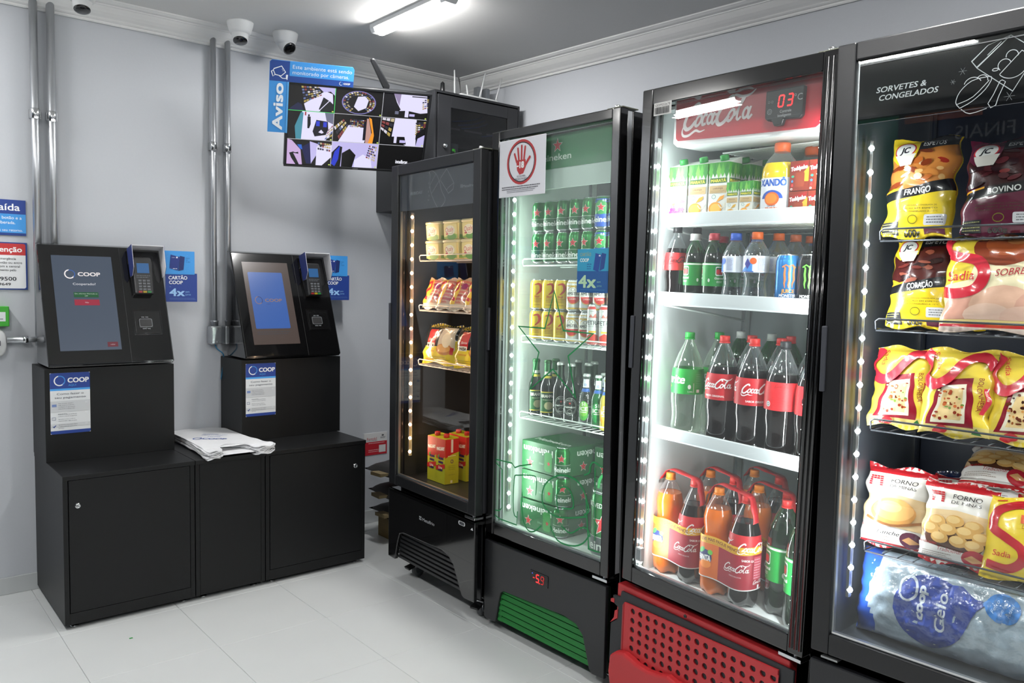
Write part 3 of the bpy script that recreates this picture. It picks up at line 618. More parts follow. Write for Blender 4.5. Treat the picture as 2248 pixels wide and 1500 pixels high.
Art().text('SAMSUNG', 0, -.2135, .0045, 'b8babd').build('logo_print', t, mapf=lambda u, v, h: (u, -.0065-h, v))
# notice fixed in front of the monitor
t = thing('surveillance_notice', 'L-shaped blue notice board with camera emblem fixed over the monitor corner', 'sign', MT)
obj('board', MB().prism([(-.453, -.038), (-.358, -.038), (-.358, .217), (-.047, .217), (-.047, .306), (-.055, .316), (-.440, .316), (-.450, .306)], 'y', -.013, -.009, mat('3f93dc', .45)), t)
a = Art(); a.poly([(-.449, .217), (-.357, .217), (-.357, .3155), (-.44, .3155), (-.4495, .307)], '22458f'); a.rect(-.357, .2175, -.0475, .2465, '22458f')
a.line([(-.43, .275), (-.395, .29), (-.376, .262), (-.396, .243), (-.424, .247), (-.433, .268)], .0035, 'e8eef5', closed=True); a.line([(-.433, .268), (-.442, .262), (-.434, .238), (-.426, .246)], .003, 'e8eef5')
a.line([(-.405, .243), (-.39, .232), (-.372, .232), (-.372, .25), (-.368, .25), (-.368, .226)], .0035, 'e8eef5'); a.ell(-.392, .275, .0018, .0018, 'e8eef5', 8); a.ell(-.388, .268, .0018, .0018, 'e8eef5', 8)
a.text('Este ambiente está sendo', -.343, .283, .0185, 'dbe9f6', al='l', w=.285); a.text('monitorado por câmeras.', -.343, .2565, .0185, 'dbe9f6', al='l', w=.272)
coop(a, -.108, .232, .0078)
a.text('Aviso', -.385, -.022, .047, 'e6edf4', al='l', w=.228, bold=.05, rot=PI/2); a.rect(-.366, -.038, -.358, .217, '58a6e4')
a.build('sign_print', t, mapf=lambda u, v, h: (u, -.0133-h, v))
# ================================================================== WALL RACK
t = thing('server_rack', 'black wall-mounted equipment rack with glass door in the room corner', 'rack', T(-.595, 0, 1.81)); W_, H_, D_ = .575, .597, .58
RK = mat('222326', .4, bump=.1, scale=400, name='rack_paint')
obj('body', MB().box(0, .012, -D_, 0, 0, H_, RK).box(W_-.012, W_, -D_, 0, 0, H_, RK).box(.012, W_-.012, -D_, 0, H_-.012, H_, RK).box(.012, W_-.012, -D_, 0, 0, .012, RK).box(.012, W_-.012, -.01, 0, .012, H_-.012, RK), t, bevel=.001)
d = obj('door', MB().box(.018, .10, -D_-.006, -D_+.01, .018, H_-.02, RK).box(W_-.09, W_-.018, -D_-.006, -D_+.01, .018, H_-.02, RK).box(.10, W_-.09, -D_-.006, -D_+.01, H_-.08, H_-.02, RK).box(.10, W_-.09, -D_-.006, -D_+.01, .018, .08, RK), t, bevel=.001)
obj('door_pane', MB().box(.10, W_-.09, -D_-.001, -D_+.003, .08, H_-.08, clear('smoked_glass', (.42, .44, .47), 1, 0)), d)
obj('lock', MB().lathe([(.012, 0), (.012, .012), (.007, .013), (.007, .018)], CHROME, 16, M=T(.06, -D_-.006, .315) @ Rx(PI/2)), d)
obj('shelf_unit', MB().box(.05, W_-.05, -.50, -.05, .40, .445, SATIN).box(.05, W_-.05, -.50, -.05, .25, .33, SATIN), t)
a = Art(); a.rect(.10, .425, .22, .435, '8a8c90'); a.rect(.25, .425, .37, .435, '8a8c90'); a.rect(.40, .425, .50, .435, '8a8c90')
for i in range(20): a.rect(.12+.018*i, .408, .127+.018*i, .413, '4a4c52')
a.build('panel_print', t, mapf=lambda u, v, h: (u, -.502-h, v))
for k, (x0, x1, z) in enumerate(((.06, .14, .49), (.16, .36, .515), (.2, .38, .50), (.22, .40, .485), (.36, .5, .46))):
    obj('cable', MB().tube(catmull([(x0, -.515, z-.05), ((x0+x1)/2, -.535, z-.035), (x1, -.515, z)], 6), .0022, mat('3f66b8', .5)), t)
obj('recorder', MB().box(.09, .19, -.53, -.40, .28, .345, mat('a8a9a6', .5)), t, bevel=.002)
Art().rect(.15, .305, .163, .318, 'E58e838,1.5').rect(.165, .300, .17, .316, 'E58e838,1.5').build('status_print', t, mapf=lambda u, v, h: (u, -.5305-h, v))
t = thing('wifi_router', 'white router with upright stick antennas on top of the rack', 'router', T(-.24, -.43, 2.407))
obj('body', MB().box(-.13, .13, -.07, .07, 0, .032, WHITEP), t, bevel=.006)
for x, dx, h in ((-.135, -.004, .14), (-.045, -.012, .075), (.03, .045, .165), (.145, .045, .15)):
    obj('antenna', MB().tube([(x, -.02, .02), (x+dx, -.02, .02+h)], [.0055, .0035], WHITEP), t)
t = thing('cable_adapter', 'pair of grey metal adapters standing behind the router antennas', 'adapter', T(-.10, -.33, 2.407))
for x in (-.03, .03): obj('adapter_body', MB().box(x-.012, x+.016, -.02, .02, 0, .13, mat('8d9196', .3, .6)), t, bevel=.003)
tag(obj('stub_antenna', MB().lathe([(.012, 0), (.013, .05), (.011, .085), (0, .095)], SATIN, 12), M=T(-.435, -.42, 2.407)), 'short dark rounded antenna on the rack beside the router', 'antenna')
# ================================================================== CORNER BY THE FIRST FRIDGE
t = thing('pest_control_notice', 'small white and red pest control notice low on the back wall', 'sign', T(-.665, 0, .40))
obj('board', MB().box(0, .154, -.003, 0, 0, .13, mat('dcdcdc', .5)), t)
a = Art(); a.rect(0, 0, .154, .078, 'b92330'); a.text('Rentokil', .02, .088, .017, 'b92330', al='l', w=.065, bold=.01); a.lines(.03, .14, (.068, .028, .018), .003, 'e8c8c8'); a.ell(.125, .112, .008, .005, '55565a'); a.lines(.11, .145, (.1, .094), .003, '77787c'); a.rect(.10, .012, .145, .055, 'd8d8d8'); a.lines(.02, .09, (.083,), .003, '8a8a8a')
a.build('sign_print', t, mapf=lambda u, v, h: (u, -.0032-h, v))
def sack(M, label, s):
    t = thing('charcoal_sack', label, 'sack', M, 'dark paper sacks stacked in the corner')
    SK = mat('1d1b1a', .6, bump=.5, scale=30, name='sack_paper')
    def f(sgn):
        def g(u, v):
            x = .42*u; wx = (1-abs(2*u-1)**3)
            y = (v-.5)*.34; e = max(0, (1-(2*v-1)**2))**.5; z = sgn*s*.5*max(0, (1-abs(2*u-1)**2.2))**.6*e
            return Vector((x, y, z+.006*math.sin(u*17)*e*wx))
        return g
    obj('body', MB().grid(f(1), 14, 10, SK).grid(f(-1), 14, 10, SK), t)
    obj('end_seam', MB().prism([(-.045, -.006), (.03, -.004), (.03, .006), (-.045, .012)], 'y', -.05, .04, mat('8a7a58', .7, bump=.3, scale=60)), t)
    obj('side_band', MB().grid(lambda u, v: Vector((.03+.37*u, -.172+.012*math.sin(PI*u), -.004+v*.010)), 10, 1, mat('6a5a3c', .6)), t)
sack(T(-.77, -.38, .385) @ Rz(.1), 'dark sack on top of the stack in the corner, pale seam sticking out', .11)
sack(T(-.755, -.36, .262) @ Rz(-.05), 'dark sack in the middle of the corner stack', .12)
sack(T(-.735, -.37, .155) @ Rz(.06), 'flattened dark sack at the bottom of the corner stack', .085)
t = thing('wooden_crate', 'small ochre wooden box under the stacked sacks in the corner', 'crate', T(-.70, -.55, 0))
WD = mat('6f5a2c', .6, noise=.25, bump=.2, scale=14, name='crate_wood', stretch=(1, 1, 8))
obj('crate_panel', MB().box(0, .4, 0, .012, 0, .108, WD), t); obj('crate_panel', MB().box(0, .4, .308, .32, 0, .108, WD), t); obj('crate_panel', MB().box(0, .012, .012, .308, 0, .108, WD), t); obj('crate_panel', MB().box(.388, .4, .012, .308, 0, .108, WD), t); obj('lid', MB().box(-.002, .402, -.002, .322, .108, .114, WD), t)

# ================================================================== SHELVING ACROSS THE AISLE (seen only as a reflection in the fridge doors)
t = thing('gondola_shelf', 'dark shelving with coloured header boards across the aisle, mirrored in the fridge doors', 'shelf', T(-4.55, 0, 0))
DK = mat('17181c', .6, name='shelf_board_dark')
obj('back_panel', MB().box(-.45, -.42, -6.2, -.7, 0, 2.2, DK), t)
for z in (.15, .55, .95, 1.35, 1.75): obj('shelf', MB().box(-.42, -.05, -6.2, -.7, z, z+.025, DK), t)
obj('plinth', MB().box(-.42, -.04, -6.2, -.7, 0, .15, DK), t)
obj('header_board', MB().box(-.30, 0, -6.2, -.7, 2.15, 2.56, DK), t)
obj('header_board', MB().box(.0, .012, -1.86, -1.56, 1.86, 2.55, mat('1c7a5c', .5)), t); obj('header_board', MB().box(.0, .012, -1.555, -1.2, 1.86, 2.55, mat('2a5c9c', .5)), t); obj('header_board', MB().box(.0, .012, -2.35, -1.90, 2.49, 2.54, mat('a0562a', .5)), t)
a = Art(); a.text('FINAIS', -2.20, 2.36, .085, '8a8c8e', al='r'); a.build('header_print', t, mapf=lambda u, v, h: (.001+h, u, v)); a = Art(); a.text('PE', -1.62, 2.36, .085, '9ab0a8', al='r'); a.build('header_print', t, mapf=lambda u, v, h: (.013+h, u, v))
# ================================================================== FRIDGES
def frame(ax, ay, ang, lean=0, shift=0):
    a = math.radians(ang); e = Vector((math.cos(a), math.sin(a), 0))
    return T(ax+e.x*shift, ay+e.y*shift, 0) @ Rz(a) @ Ry(lean)
F1 = frame(-1.009, -.841, -91.8); F2 = frame(-.979, -1.544, -89.5); F3 = frame(-1.0, -2.335, -93, .02, -.035); K4 = .9697     # the freezer stands slightly proud of its neighbour
F4 = T(CAM.x+(-1.02-CAM.x)*K4, CAM.y+(-3.005-CAM.y)*K4, CAM.z*(1-K4)) @ Rz(math.radians(-88)) @ Matrix.Scale(K4, 4)
def ledstrip(t, x, y, z0, z1, n, col, strength, side):
    s = obj('led_strip', MB().box(x-.004, x+.004, y-.008, y+.008, z0-.02, z1+.02, mat('c8cccc', .25, .6)), t)
    e = emis(col, strength); m = MB()
    for k in range(n):
        z = z0+(z1-z0)*k/(n-1); m.lathe([(.0, -.008), (.0056, -.0056), (.0078, 0), (.0056, .0056), (0, .008)], e, 8, c=(x+side*.005, y-.003, z))
    obj('led_lettering' if 0 else 'led_stud', m, s)
    return s
def grating(t, x0, x1, y0, y1, z, m, front=None, nx=15, r=.0022, lip=.028):
    b = MB()
    for k in range(nx): x = x0+.008+(x1-x0-.016)*k/(nx-1); b.tube([(x, y0, z), (x, y1, z)], r*.7, m, 5)
    for y in (y0, (y0+y1)/2, y1): b.tube([(x0, y, z-.003), (x1, y, z-.003)], r*1.15, m, 6)
    if lip: b.tube([(x0, y0+.03, z), (x0, y0-.002, z+.002), (x0, y0-.004, z+lip-.006), (x0+.008, y0-.004, z+lip), (x1-.008, y0-.004, z+lip), (x1, y0-.004, z+lip-.006), (x1, y0-.002, z+.002), (x1, y0+.03, z)], r*1.2, m, 6)
    return obj('shelf_grating', b, t)
def caster(t, x, y, rot=0):
    c = obj('caster', MB().lathe([(.013, -.011), (.028, -.011), (.030, -.006), (.030, .006), (.028, .011), (.013, .011)], mat('55585a', .5), 20, M=T(x, y, .0305) @ Rz(rot) @ Ry(PI/2)).lathe([(.012, -.012), (.012, .012)], CHROME, 12, M=T(x, y, .0305) @ Rz(rot) @ Ry(PI/2)), t)
    obj('caster_fork', MB().prism([(-.018, .025), (.012, .022), (.016, .07), (-.024, .07)], 'x', -.017, -.0135, CHROME, M=T(x, y, 0) @ Rz(rot)).prism([(-.018, .025), (.012, .022), (.016, .07), (-.024, .07)], 'x', .0135, .017, CHROME, M=T(x, y, 0) @ Rz(rot)).box(-.022, .022, -.026, .022, .066, .072, CHROME, M=T(x, y, 0) @ Rz(rot)).prism([(-.06, .045), (-.03, .055), (-.02, .065), (-.065, .055)], 'x', -.02, .02, SATIN, M=T(x, y, 0) @ Rz(rot)), c)
def fridge(F, name, label, W_, H_, z0, fw_=(.055, .055, .05, .05), liner='e4eae6', ledc='f0fff8', led=(.52, 1.72, 18), ledx=.055, ledy=.075, door_m=GLOSSB, lp=8, lcol=(1, 1, 1), iz0=None, D_=.62, glass=GLASS, gasket='b8bbbe', footz=.075, backc=None, body_m=GLOSSB, sl=0, sr=0):
    t = thing(name, label, 'fridge', F)
    iz0 = iz0 or z0-.02; LM = mat(liner, .35, name='fridge_liner'); BKM = mat(backc or liner, .4, name='fridge_back')
    B = MB(); y0 = .066
    B.box(sl, .02, y0, D_, footz, H_-.005, body_m).box(W_-.02, W_-sr, y0, D_, footz, H_-.005, body_m).box(.02, W_-.02, y0, D_, H_-.04, H_-.005, body_m).box(.02, W_-.02, D_-.02, D_, footz, H_-.04, body_m).box(.02, W_-.02, y0, D_-.02, footz, footz+.02, body_m).box(.02, W_-.02, y0, D_-.02, iz0-.03, iz0-.005, body_m)
    obj('body', B, t, bevel=.003)
    L_ = MB().box(.02, .034, .064, D_-.03, iz0, H_-.05, LM).box(W_-.034, W_-.02, .064, D_-.03, iz0, H_-.05, LM).box(.034, W_-.034, D_-.05, D_-.03, iz0, H_-.05, BKM).box(.034, W_-.034, .064, D_-.05, H_-.06, H_-.05, LM).box(.02, W_-.02, .064, D_-.03, iz0-.005, iz0+.004, LM)
    for x in (.034, .60*W_, ): L_.box(x, x+.006, D_-.056 if x > .1 else D_-.10, D_-.05 if x > .1 else D_-.085, iz0, H_-.06, CHROME)
    L_.box(.45*W_, .56*W_, D_-.07, D_-.05, iz0, H_-.06, BKM)
    obj('liner', L_, t)
    d = obj('door', MB().box(0, fw_[0], 0, .04, z0, H_, door_m).box(W_-fw_[1], W_, 0, .04, z0, H_, door_m).box(fw_[0], W_-fw_[1], 0, .04, H_-fw_[2], H_, door_m).box(fw_[0], W_-fw_[1], 0, .04, z0, z0+fw_[3], door_m), t, bevel=.004)
    obj('glass_pane', MB().box(fw_[0]-.002, W_-fw_[1]+.002, .010, .012, z0+fw_[3]-.002, H_-fw_[2]+.002, glass), d)
    obj('gasket', MB().box(.006, .026, .041, .063, z0+.006, H_-.008, gasket).box(W_-.026, W_-.003, .041, .063, z0+.006, H_-.008, gasket).box(.026, W_-.026, .041, .063, H_-.03, H_-.008, gasket).box(.026, W_-.026, .041, .063, z0+.006, z0+.026, gasket), d)
    obj('spacer_bar', MB().box(fw_[0], fw_[0]+.006, .013, .024, z0+fw_[3], H_-fw_[2], mat('b9bcc0', .3, .8)).box(W_-fw_[1]-.006, W_-fw_[1], .013, .024, z0+fw_[3], H_-fw_[2], mat('b9bcc0', .3, .8)).box(fw_[0], W_-fw_[1], .013, .024, z0+fw_[3], z0+fw_[3]+.006, mat('b9bcc0', .3, .8)), d)
    obj('handle', MB().box(-.007, .007, -.006, .03, 1.142, 1.314, mat('3a3c42', .4)), d, bevel=.003)
    obj('hinge', MB().box(W_-.075, W_-.005, .002, .05, z0-.018, z0-.008, CHROME).lathe([(.008, -.02), (.008, .0)], CHROME, 12, c=(W_-.03, .02, z0)), t, bevel=.001)
    obj('hinge', MB().box(W_-.07, W_+.0, .01, .09, H_, H_+.004, mat('77796a', .4, .5)).lathe([(.010, 0), (.010, .010), (.006, .012)], CHROME, 12, c=(W_-.045, .035, H_+.004)), t, bevel=.001)
    if led:
        for sx, sd in ((ledx, 1), (W_-ledx, -1)): ledstrip(t, sx, ledy, led[0], led[1], led[2], ledc, 22, sd)
        zc = (led[0]+led[1])/2; h = led[1]-led[0]
        for sx, sd in ((ledx+.009, 1), (W_-ledx-.009, -1)):
            p = F @ Vector((sx, ledy, zc)); dr = (F.to_3x3() @ Vector((sd*.75, .66, 0))); u = F.to_3x3() @ Vector((0, 0, 1))
            area('led_light', p, dr, .008, h, lp, lcol, upv=u)
    return t, d
# ---- fridge 1: dark drinks fridge, warm lights
f1, d1 = fridge(F1, 'display_fridge', 'slimmest black display fridge next to the terminals, warm orange lights inside', .699, 1.942, .464, (.058, .050, .048, .048), liner='2b2c2e', ledc='ffb98a', led=(.615, 1.711, 18), ledx=.064, ledy=.075, lp=2.6, lcol=(1, .66, .42), iz0=.49, gasket='26272a', footz=.10, sr=.016, door_m=SATIN, backc='232427')
HG = mat('4a5060', .25, coat=.3, name='printed_glass')
h = obj('header_panel', MB().box(.060, .641, .0135, .016, 1.732, 1.893, mat('2e323c', .05, name='header_glass')), d1)
a = Art(); GL_ = '8d9198'
a.text('BEBIDAS', .148, 1.800, .013, GL_, al='l', w=.10, shear=.25)
a.line([(.30, 1.885), (.312, 1.872), (.308, 1.835), (.318, 1.80), (.345, 1.76), (.37, 1.733)], .0016, GL_, smooth=3); a.line([(.30, 1.885), (.325, 1.892), (.36, 1.872), (.385, 1.84), (.402, 1.80), (.43, 1.765), (.42, 1.745), (.40, 1.733)], .0016, GL_, smooth=3)
a.line([(.312, 1.832), (.355, 1.874)], .0014, GL_); a.line([(.325, 1.795), (.385, 1.845)], .0014, GL_)
a.line([(.395, 1.855), (.44, 1.888), (.452, 1.875), (.495, 1.825), (.49, 1.80), (.455, 1.785), (.44, 1.80), (.392, 1.845)], .0016, GL_, closed=True); a.line([(.44, 1.80), (.455, 1.81), (.495, 1.825)], .0012, GL_)
for k in range(5): a.ring(.30+.006*(k % 2), 1.84-.018*k, .003, .003, .001, GL_, n=8)
a.text('Metalfrio', .640, 1.800, .011, GL_, al='r', w=.078); 
for k in range(4): a.rect(.545+.009*(k % 2), 1.801+.007*(k//2), .550+.009*(k % 2), 1.806+.007*(k//2), GL_)
a.build('header_print', h, mapf=lambda u, v, h_: (u, .0132-h_, v))
c = obj('base_cover', MB().prism([(0, .44), (0, .112), (.062, .110), (.086, .20), (.104, .242), (.137, .253), (.46, .262), (.508, .252), (.545, .225), (.612, .112), (.63, .105), (.700, .108), (.700, .44)], 'y', .0, .018, GLOSSB).box(.0, .7, .0, .06, .425, .44, GLOSSB), f1, bevel=.003)
a = Art(); a.text('Metalfrio', .302, .352, .015, 'a5a8ac', al='l', w=.098)
for i in range(4): a.poly([(.277+.010*(i % 2)+d_, .352+.010*(i//2)+e_) for d_, e_ in ((0, 0), (.007, 0), (.007, .007), (0, .007))], 'a5a8ac')
a.rrect(.585, .407, .632, .424, .007, 'c9cacc'); a.rrect(.590, .409, .627, .422, .005, '3a3b40'); a.poly([(.672, .405), (.690, .405), (.684, .416)], 'c9cacc')
a.build('base_print', c, mapf=lambda u, v, h_: (u, -.0004-h_, v))
for k in range(7):
    obj('grille_slat', MB().prism([(.016, .118+k*.020), (.040, .124+k*.020), (.040, .130+k*.020), (.016, .130+k*.020)], 'x', .065, .625, SATIN), f1, bevel=.001)
obj('grille_rib', MB().box(.235, .241, .030, .044, .112, .262, SATIN).box(.43, .436, .030, .044, .112, .262, SATIN).box(.02, .68, .05, .056, .10, .42, SATIN), f1)
caster(f1, .06, .13); caster(f1, .615, .11, .3); caster(f1, .06, .55); caster(f1, .62, .55)
WS = mat('c9c2ba', .35, .5, name='shelf_wire_warm')
for z in (1.512, 1.283, 1.030): grating(f1, .085, .655, .108, .52, z, WS, lip=.024)
obj('shelf_rail', MB().box(.10, .114, .50, .506, .6, 1.72, WS), f1)
# ---- fridge 2: beer fridge
HZ2 = clear('misty_glass', (.95, .98, .965), 1, 0, haze=.035, hazecol=(.75, .88, .82))
f2, d2 = fridge(F2, 'display_fridge', 'black beer fridge with green header, green grille and green drawings on the glass', .678, 2.006, .397, (.046, .038, .036, .048), liner='dfe9e3', led=(.50, 1.745, 23), ledx=.052, ledy=.078, lp=4.4, lcol=(.90, 1, .95), ledc='e8fff4', iz0=.405, sl=.012, glass=HZ2, gasket='b9bcc0', footz=.06, door_m=GLOSSB, backc='34393a')  # back panel colour darkened to paint in the light falling off inside
hp = obj('header_panel', MB().box(.048, .63, .052, .058, 1.768, 1.962, 'cfe0d8').box(.048, .63, .050, .052, 1.842, 1.965, '1f7a43'), f2)
a = Art(); a.star(.325, 1.925, .028, 'e8ece8'); a.star(.325, 1.925, .024, 'c8333a'); a.text('Heineken', .398, 1.872, .024, 'd8e6da', al='r', w=.185, bold=.025); a.build('header_print', hp, mapf=lambda u, v, h_: (u, .0498-h_, v))
a = Art(); GR = '1f8048'
# green outline star and oversized lettering drawn on the glass
st = [(.368, 1.386), (.42, 1.244), (.57, 1.241), (.448, 1.153), (.491, 1.006), (.369, 1.098), (.245, 1.009), (.291, 1.155), (.172, 1.247), (.321, 1.247)]
a.line(st, .0062, GR, closed=True)
a.build('star_print', d2, mapf=lambda u, v, h_: (u, .0098-h_, v)); a = Art()
a.line([(.049, .703), (.149, .706), (.166, .691), (.193, .703), (.261, .722)], .0048, GR); a.line([(.049, .69), (.071, .68), (.088, .669), (.092, .514), (.076, .499), (.049, .495)], .0048, GR); a.line([(.049, .475), (.077, .466), (.183, .466), (.187, .521)], .0048, GR)
a.line([(.291, .608), (.294, .665), (.278, .68), (.188, .665), (.164, .645), (.163, .516), (.188, .496)], .005, GR, smooth=3); a.line([(.213, .60), (.213, .57), (.22, .5), (.248, .463), (.285, .465), (.325, .497)], .0055, GR, smooth=3)
a.line([(.562, .587), (.48, .564), (.413, .552), (.364, .561), (.33, .589), (.331, .638), (.36, .678), (.418, .709), (.484, .713), (.531, .692), (.56, .646), (.57, .609), (.548, .59)], .0062, GR, smooth=4)
a.line([(.418, .567), (.406, .612), (.41, .647), (.438, .67), (.477, .661), (.493, .604), (.431, .59)], .0058, GR, smooth=3); a.line([(.375, .509), (.416, .464), (.493, .463), (.547, .487), (.578, .525)], .006, GR, smooth=4); a.line([(.434, .523), (.482, .508), (.536, .541), (.568, .542), (.582, .519)], .0055, GR, smooth=4)
a.line([(.63, .476), (.584, .474), (.574, .491), (.555, .664)], .0055, GR, smooth=3); a.line([(.63, .777), (.59, .789), (.573, .773), (.57, .749), (.543, .734)], .0055, GR, smooth=3); a.line([(.596, .77), (.605, .512)], .005, GR)
a.build('lettering_print', d2, mapf=lambda u, v, h_: (u, .0098-h_, v))
c = obj('base_cover', MB().prism([(0, .366), (0, .042), (.03, .036), (.074, .040), (.092, .13), (.104, .170), (.122, .182), (.47, .196), (.53, .186), (.565, .155), (.600, .045), (.615, .032), (.672, .034), (.672, .366)], 'y', .0, .016, mat('1d1e20', .3, bump=.05, scale=300, name='cover_plastic')), f2, bevel=.003)
dsp = obj('temperature_display', MB().box(.282, .381, -.003, .004, .272, .318, SATIN).box(.287, .376, -.0035, 0, .276, .314, mat('1c1012', .1)), c, bevel=.001)
def seg7(a, ch, x, y, h, c_, dim=None):
    S = {'0': 'abcdef', '3': 'abgcd', '5': 'afgcd', '9': 'abfgcd', '-': 'g'}[ch]; w_ = h*.5; t_ = h*.13; sh = .12*h
    P = {'a': ((0, 1), (1, 1)), 'b': ((1, 1), (1, .5)), 'c': ((1, .5), (1, 0)), 'd': ((0, 0), (1, 0)), 'e': ((0, 0), (0, .5)), 'f': ((0, .5), (0, 1)), 'g': ((0, .5), (1, .5))}
    for k, (p, q) in P.items():
        if k in S:
            f = lambda r: (x+r[0]*w_+sh*r[1], y+r[1]*h); A_, B_ = Vector(f(p)), Vector(f(q)); dd = (B_-A_)*.07; a.line([A_+dd, B_-dd], t_, c_)
a = Art(); seg7(a, '-', .298, .283, .020, 'Eff2020,3'); seg7(a, '5', .316, .280, .029, 'Eff2020,4'); seg7(a, '9', .343, .280, .029, 'Eb01818,1.2'); a.ell(.337, .279, .0022, .0022, 'Eff2020,4', 8); a.ell(.297, .309, .0018, .0018, 'E4060ff,3', 8)
a.build('digit_print', dsp, mapf=lambda u, v, h_: (u, -.0037-h_, v))
GG = mat('1c6e2e', .4, name='green_grille')
for k in range(6):
    z = .050+k*.024; x0 = .078+.004*k; x1 = .600-.004*k if k < 5 else .54
    obj('grille_slat', MB().prism([(.008, z), (.034, z+.008), (.034, z+.020), (.014, z+.017)], 'x', x0, x1, GG), f2, bevel=.001)
obj('grille_rib', MB().box(.225, .231, .020, .036, .046, .19, GG).box(.415, .421, .020, .036, .046, .19, GG).box(.078, .10, .012, .036, .046, .176, GG).box(.03, .65, .045, .05, .04, .35, mat('0d2012', .6)), f2)
for x, y in ((.06, .1), (.62, .1), (.06, .55), (.62, .55)): obj('foot', MB().lathe([(.02, 0), (.02, .01), (.01, .012), (.01, .08)], CHROME, 12, c=(x, y, 0)), f2)
WW = mat('e3ebe7', .35, name='shelf_wire_white')
for z in (1.487, 1.181, .872): grating(f2, .082, .60, .108, .52, z, WW, lip=.024)
# ---- fridge 3: soft-drink fridge
HZ3 = clear('clean_glass', (.96, .975, .97), 1.0, 0, haze=.018, hazecol=(.8, .85, .85))
f3, d3 = fridge(F3, 'display_fridge', 'glossy black soft-drink fridge with red header sign and red base grille', .683, 2.032, .432, (.044, .048, .052, .052), liner='e6ecec', led=(.50, 1.86, 21), ledx=.050, ledy=.030, lp=4.6, lcol=(.95, .99, 1), iz0=.452, sr=.017, glass=HZ3, gasket='17181a', footz=.05, backc='7c8486')
a = MB()
for k in range(3):
    x = .683-.008-.014*k; a.lathe([(.0055, .45), (.0055, 2.015)], GLOSSB, 10, c=(x, .0, 0))
obj('frame_bead', a, d3)
hb = obj('header_sign', MB().prism([(.090, 1.985), (.090, 1.862), (.106, 1.850), (.60, 1.838), (.624, 1.846), (.628, 1.985)], 'y', .052, .19, mat('e9eded', .35)), f3, bevel=.004)
obj('header_face', MB().prism([(.100, 1.983), (.104, 1.876), (.112, 1.868), (.592, 1.852), (.606, 1.862), (.616, 1.983)], 'y', .049, .054, mat('a81e2c', .3, noise=.06, scale=6)), hb)
a = Art(); cola(a, .124, 1.893, .262, 'e6dede', sh=.25, bold=1.05); a.build('header_print', hb, mapf=lambda u, v, h_: (u, .0488-h_, v))
cb = obj('controller', MB().prism([(.440, 1.966), (.440, 1.892), (.448, 1.884), (.462, 1.884), (.470, 1.868), (.495, 1.868), (.500, 1.884), (.548, 1.880), (.558, 1.888), (.560, 1.966)], 'y', .036, .052, SATIN), hb, bevel=.003)
a = Art(); seg7(a, '0', .482, 1.918, .030, 'Eff1418,4'); seg7(a, '3', .510, 1.918, .030, 'Eff1418,4'); a.text('°C', .545, 1.928, .018, 'b0b2b5'); a.text('Controle', .507, 1.901, .008, 'a8aaad', w=.036); a.text('Inteligente', .504, 1.890, .008, 'a8aaad', w=.042)
a.ring(.456, 1.908, .007, .007, .0012, '8a8c90'); a.ring(.456, 1.908, .0035, .0035, .001, '8a8c90'); a.ring(.453, 1.934, .003, .003, .0008, '8a8c90', n=10); a.ring(.463, 1.934, .003, .003, .0008, '8a8c90', n=10); a.rrect(.444, 1.890, .556, 1.8906, .0001, '55575a')
a.build('controller_print', cb, mapf=lambda u, v, h_: (u, .0358-h_, v))
a = MB()
for k in range(22): a.box(.20, .64, .16+k*.014, .163+k*.014, 1.832, 1.836, WW)
obj('evaporator_grille', a, f3)
bc = obj('barcode_sticker', MB().box(.052, .124, -.001, .0, 1.945, 1.984, 'c9c9c6'), d3)
a = Art(); a.text('GESP032678', .088, 1.973, .0075, '3a3a3a', w=.062); x = .056; rb = random.Random(2)
while x < .118: w_ = rb.choice((.0008, .0014, .0022)); a.rect(x, 1.949, x+w_, 1.970, '3a3a3a'); x += w_+rb.choice((.0008, .0014))
a.build('barcode_print', bc, mapf=lambda u, v, h_: (u, -.0011-h_, v))
sn = obj('door_sensor', MB().box(.058, .083, -.0, .016, .512, .556, mat('b8bcbd', .4)).box(.062, .079, -.001, 0, .517, .551, mat('7c8284', .4)), d3, bevel=.003)
RED = mat('b02a2e', .38, bump=.05, scale=200, name='red_plastic'); DKP = mat('202124', .45, bump=.08, scale=300, name='dark_plastic')
obj('red_backing', MB().box(-.028, .64, .012, .05, .03, .404, RED), f3, bevel=.004)
obj('base_plate', MB().prism([(.0, .386), (.66, .386), (.66, .33), (.62, .25), (.62, .10), (.60, .03), (-.02, .03), (-.045, .13), (-.045, .26), (-.012, .285), (-.012, .325), (-.038, .335), (-.038, .36), (-.004, .364)], 'y', .002, .012, DKP), f3, bevel=.002)
obj('red_tab', MB().prism([(-.045, .262), (-.012, .288), (-.012, .318), (-.025, .31), (-.028, .285)], 'y', .0, .004, RED), f3)
obj('red_hook', MB().prism([(-.046, .335), (-.030, .335), (-.030, .350), (-.046, .345)], 'y', .0, .02, RED), f3)
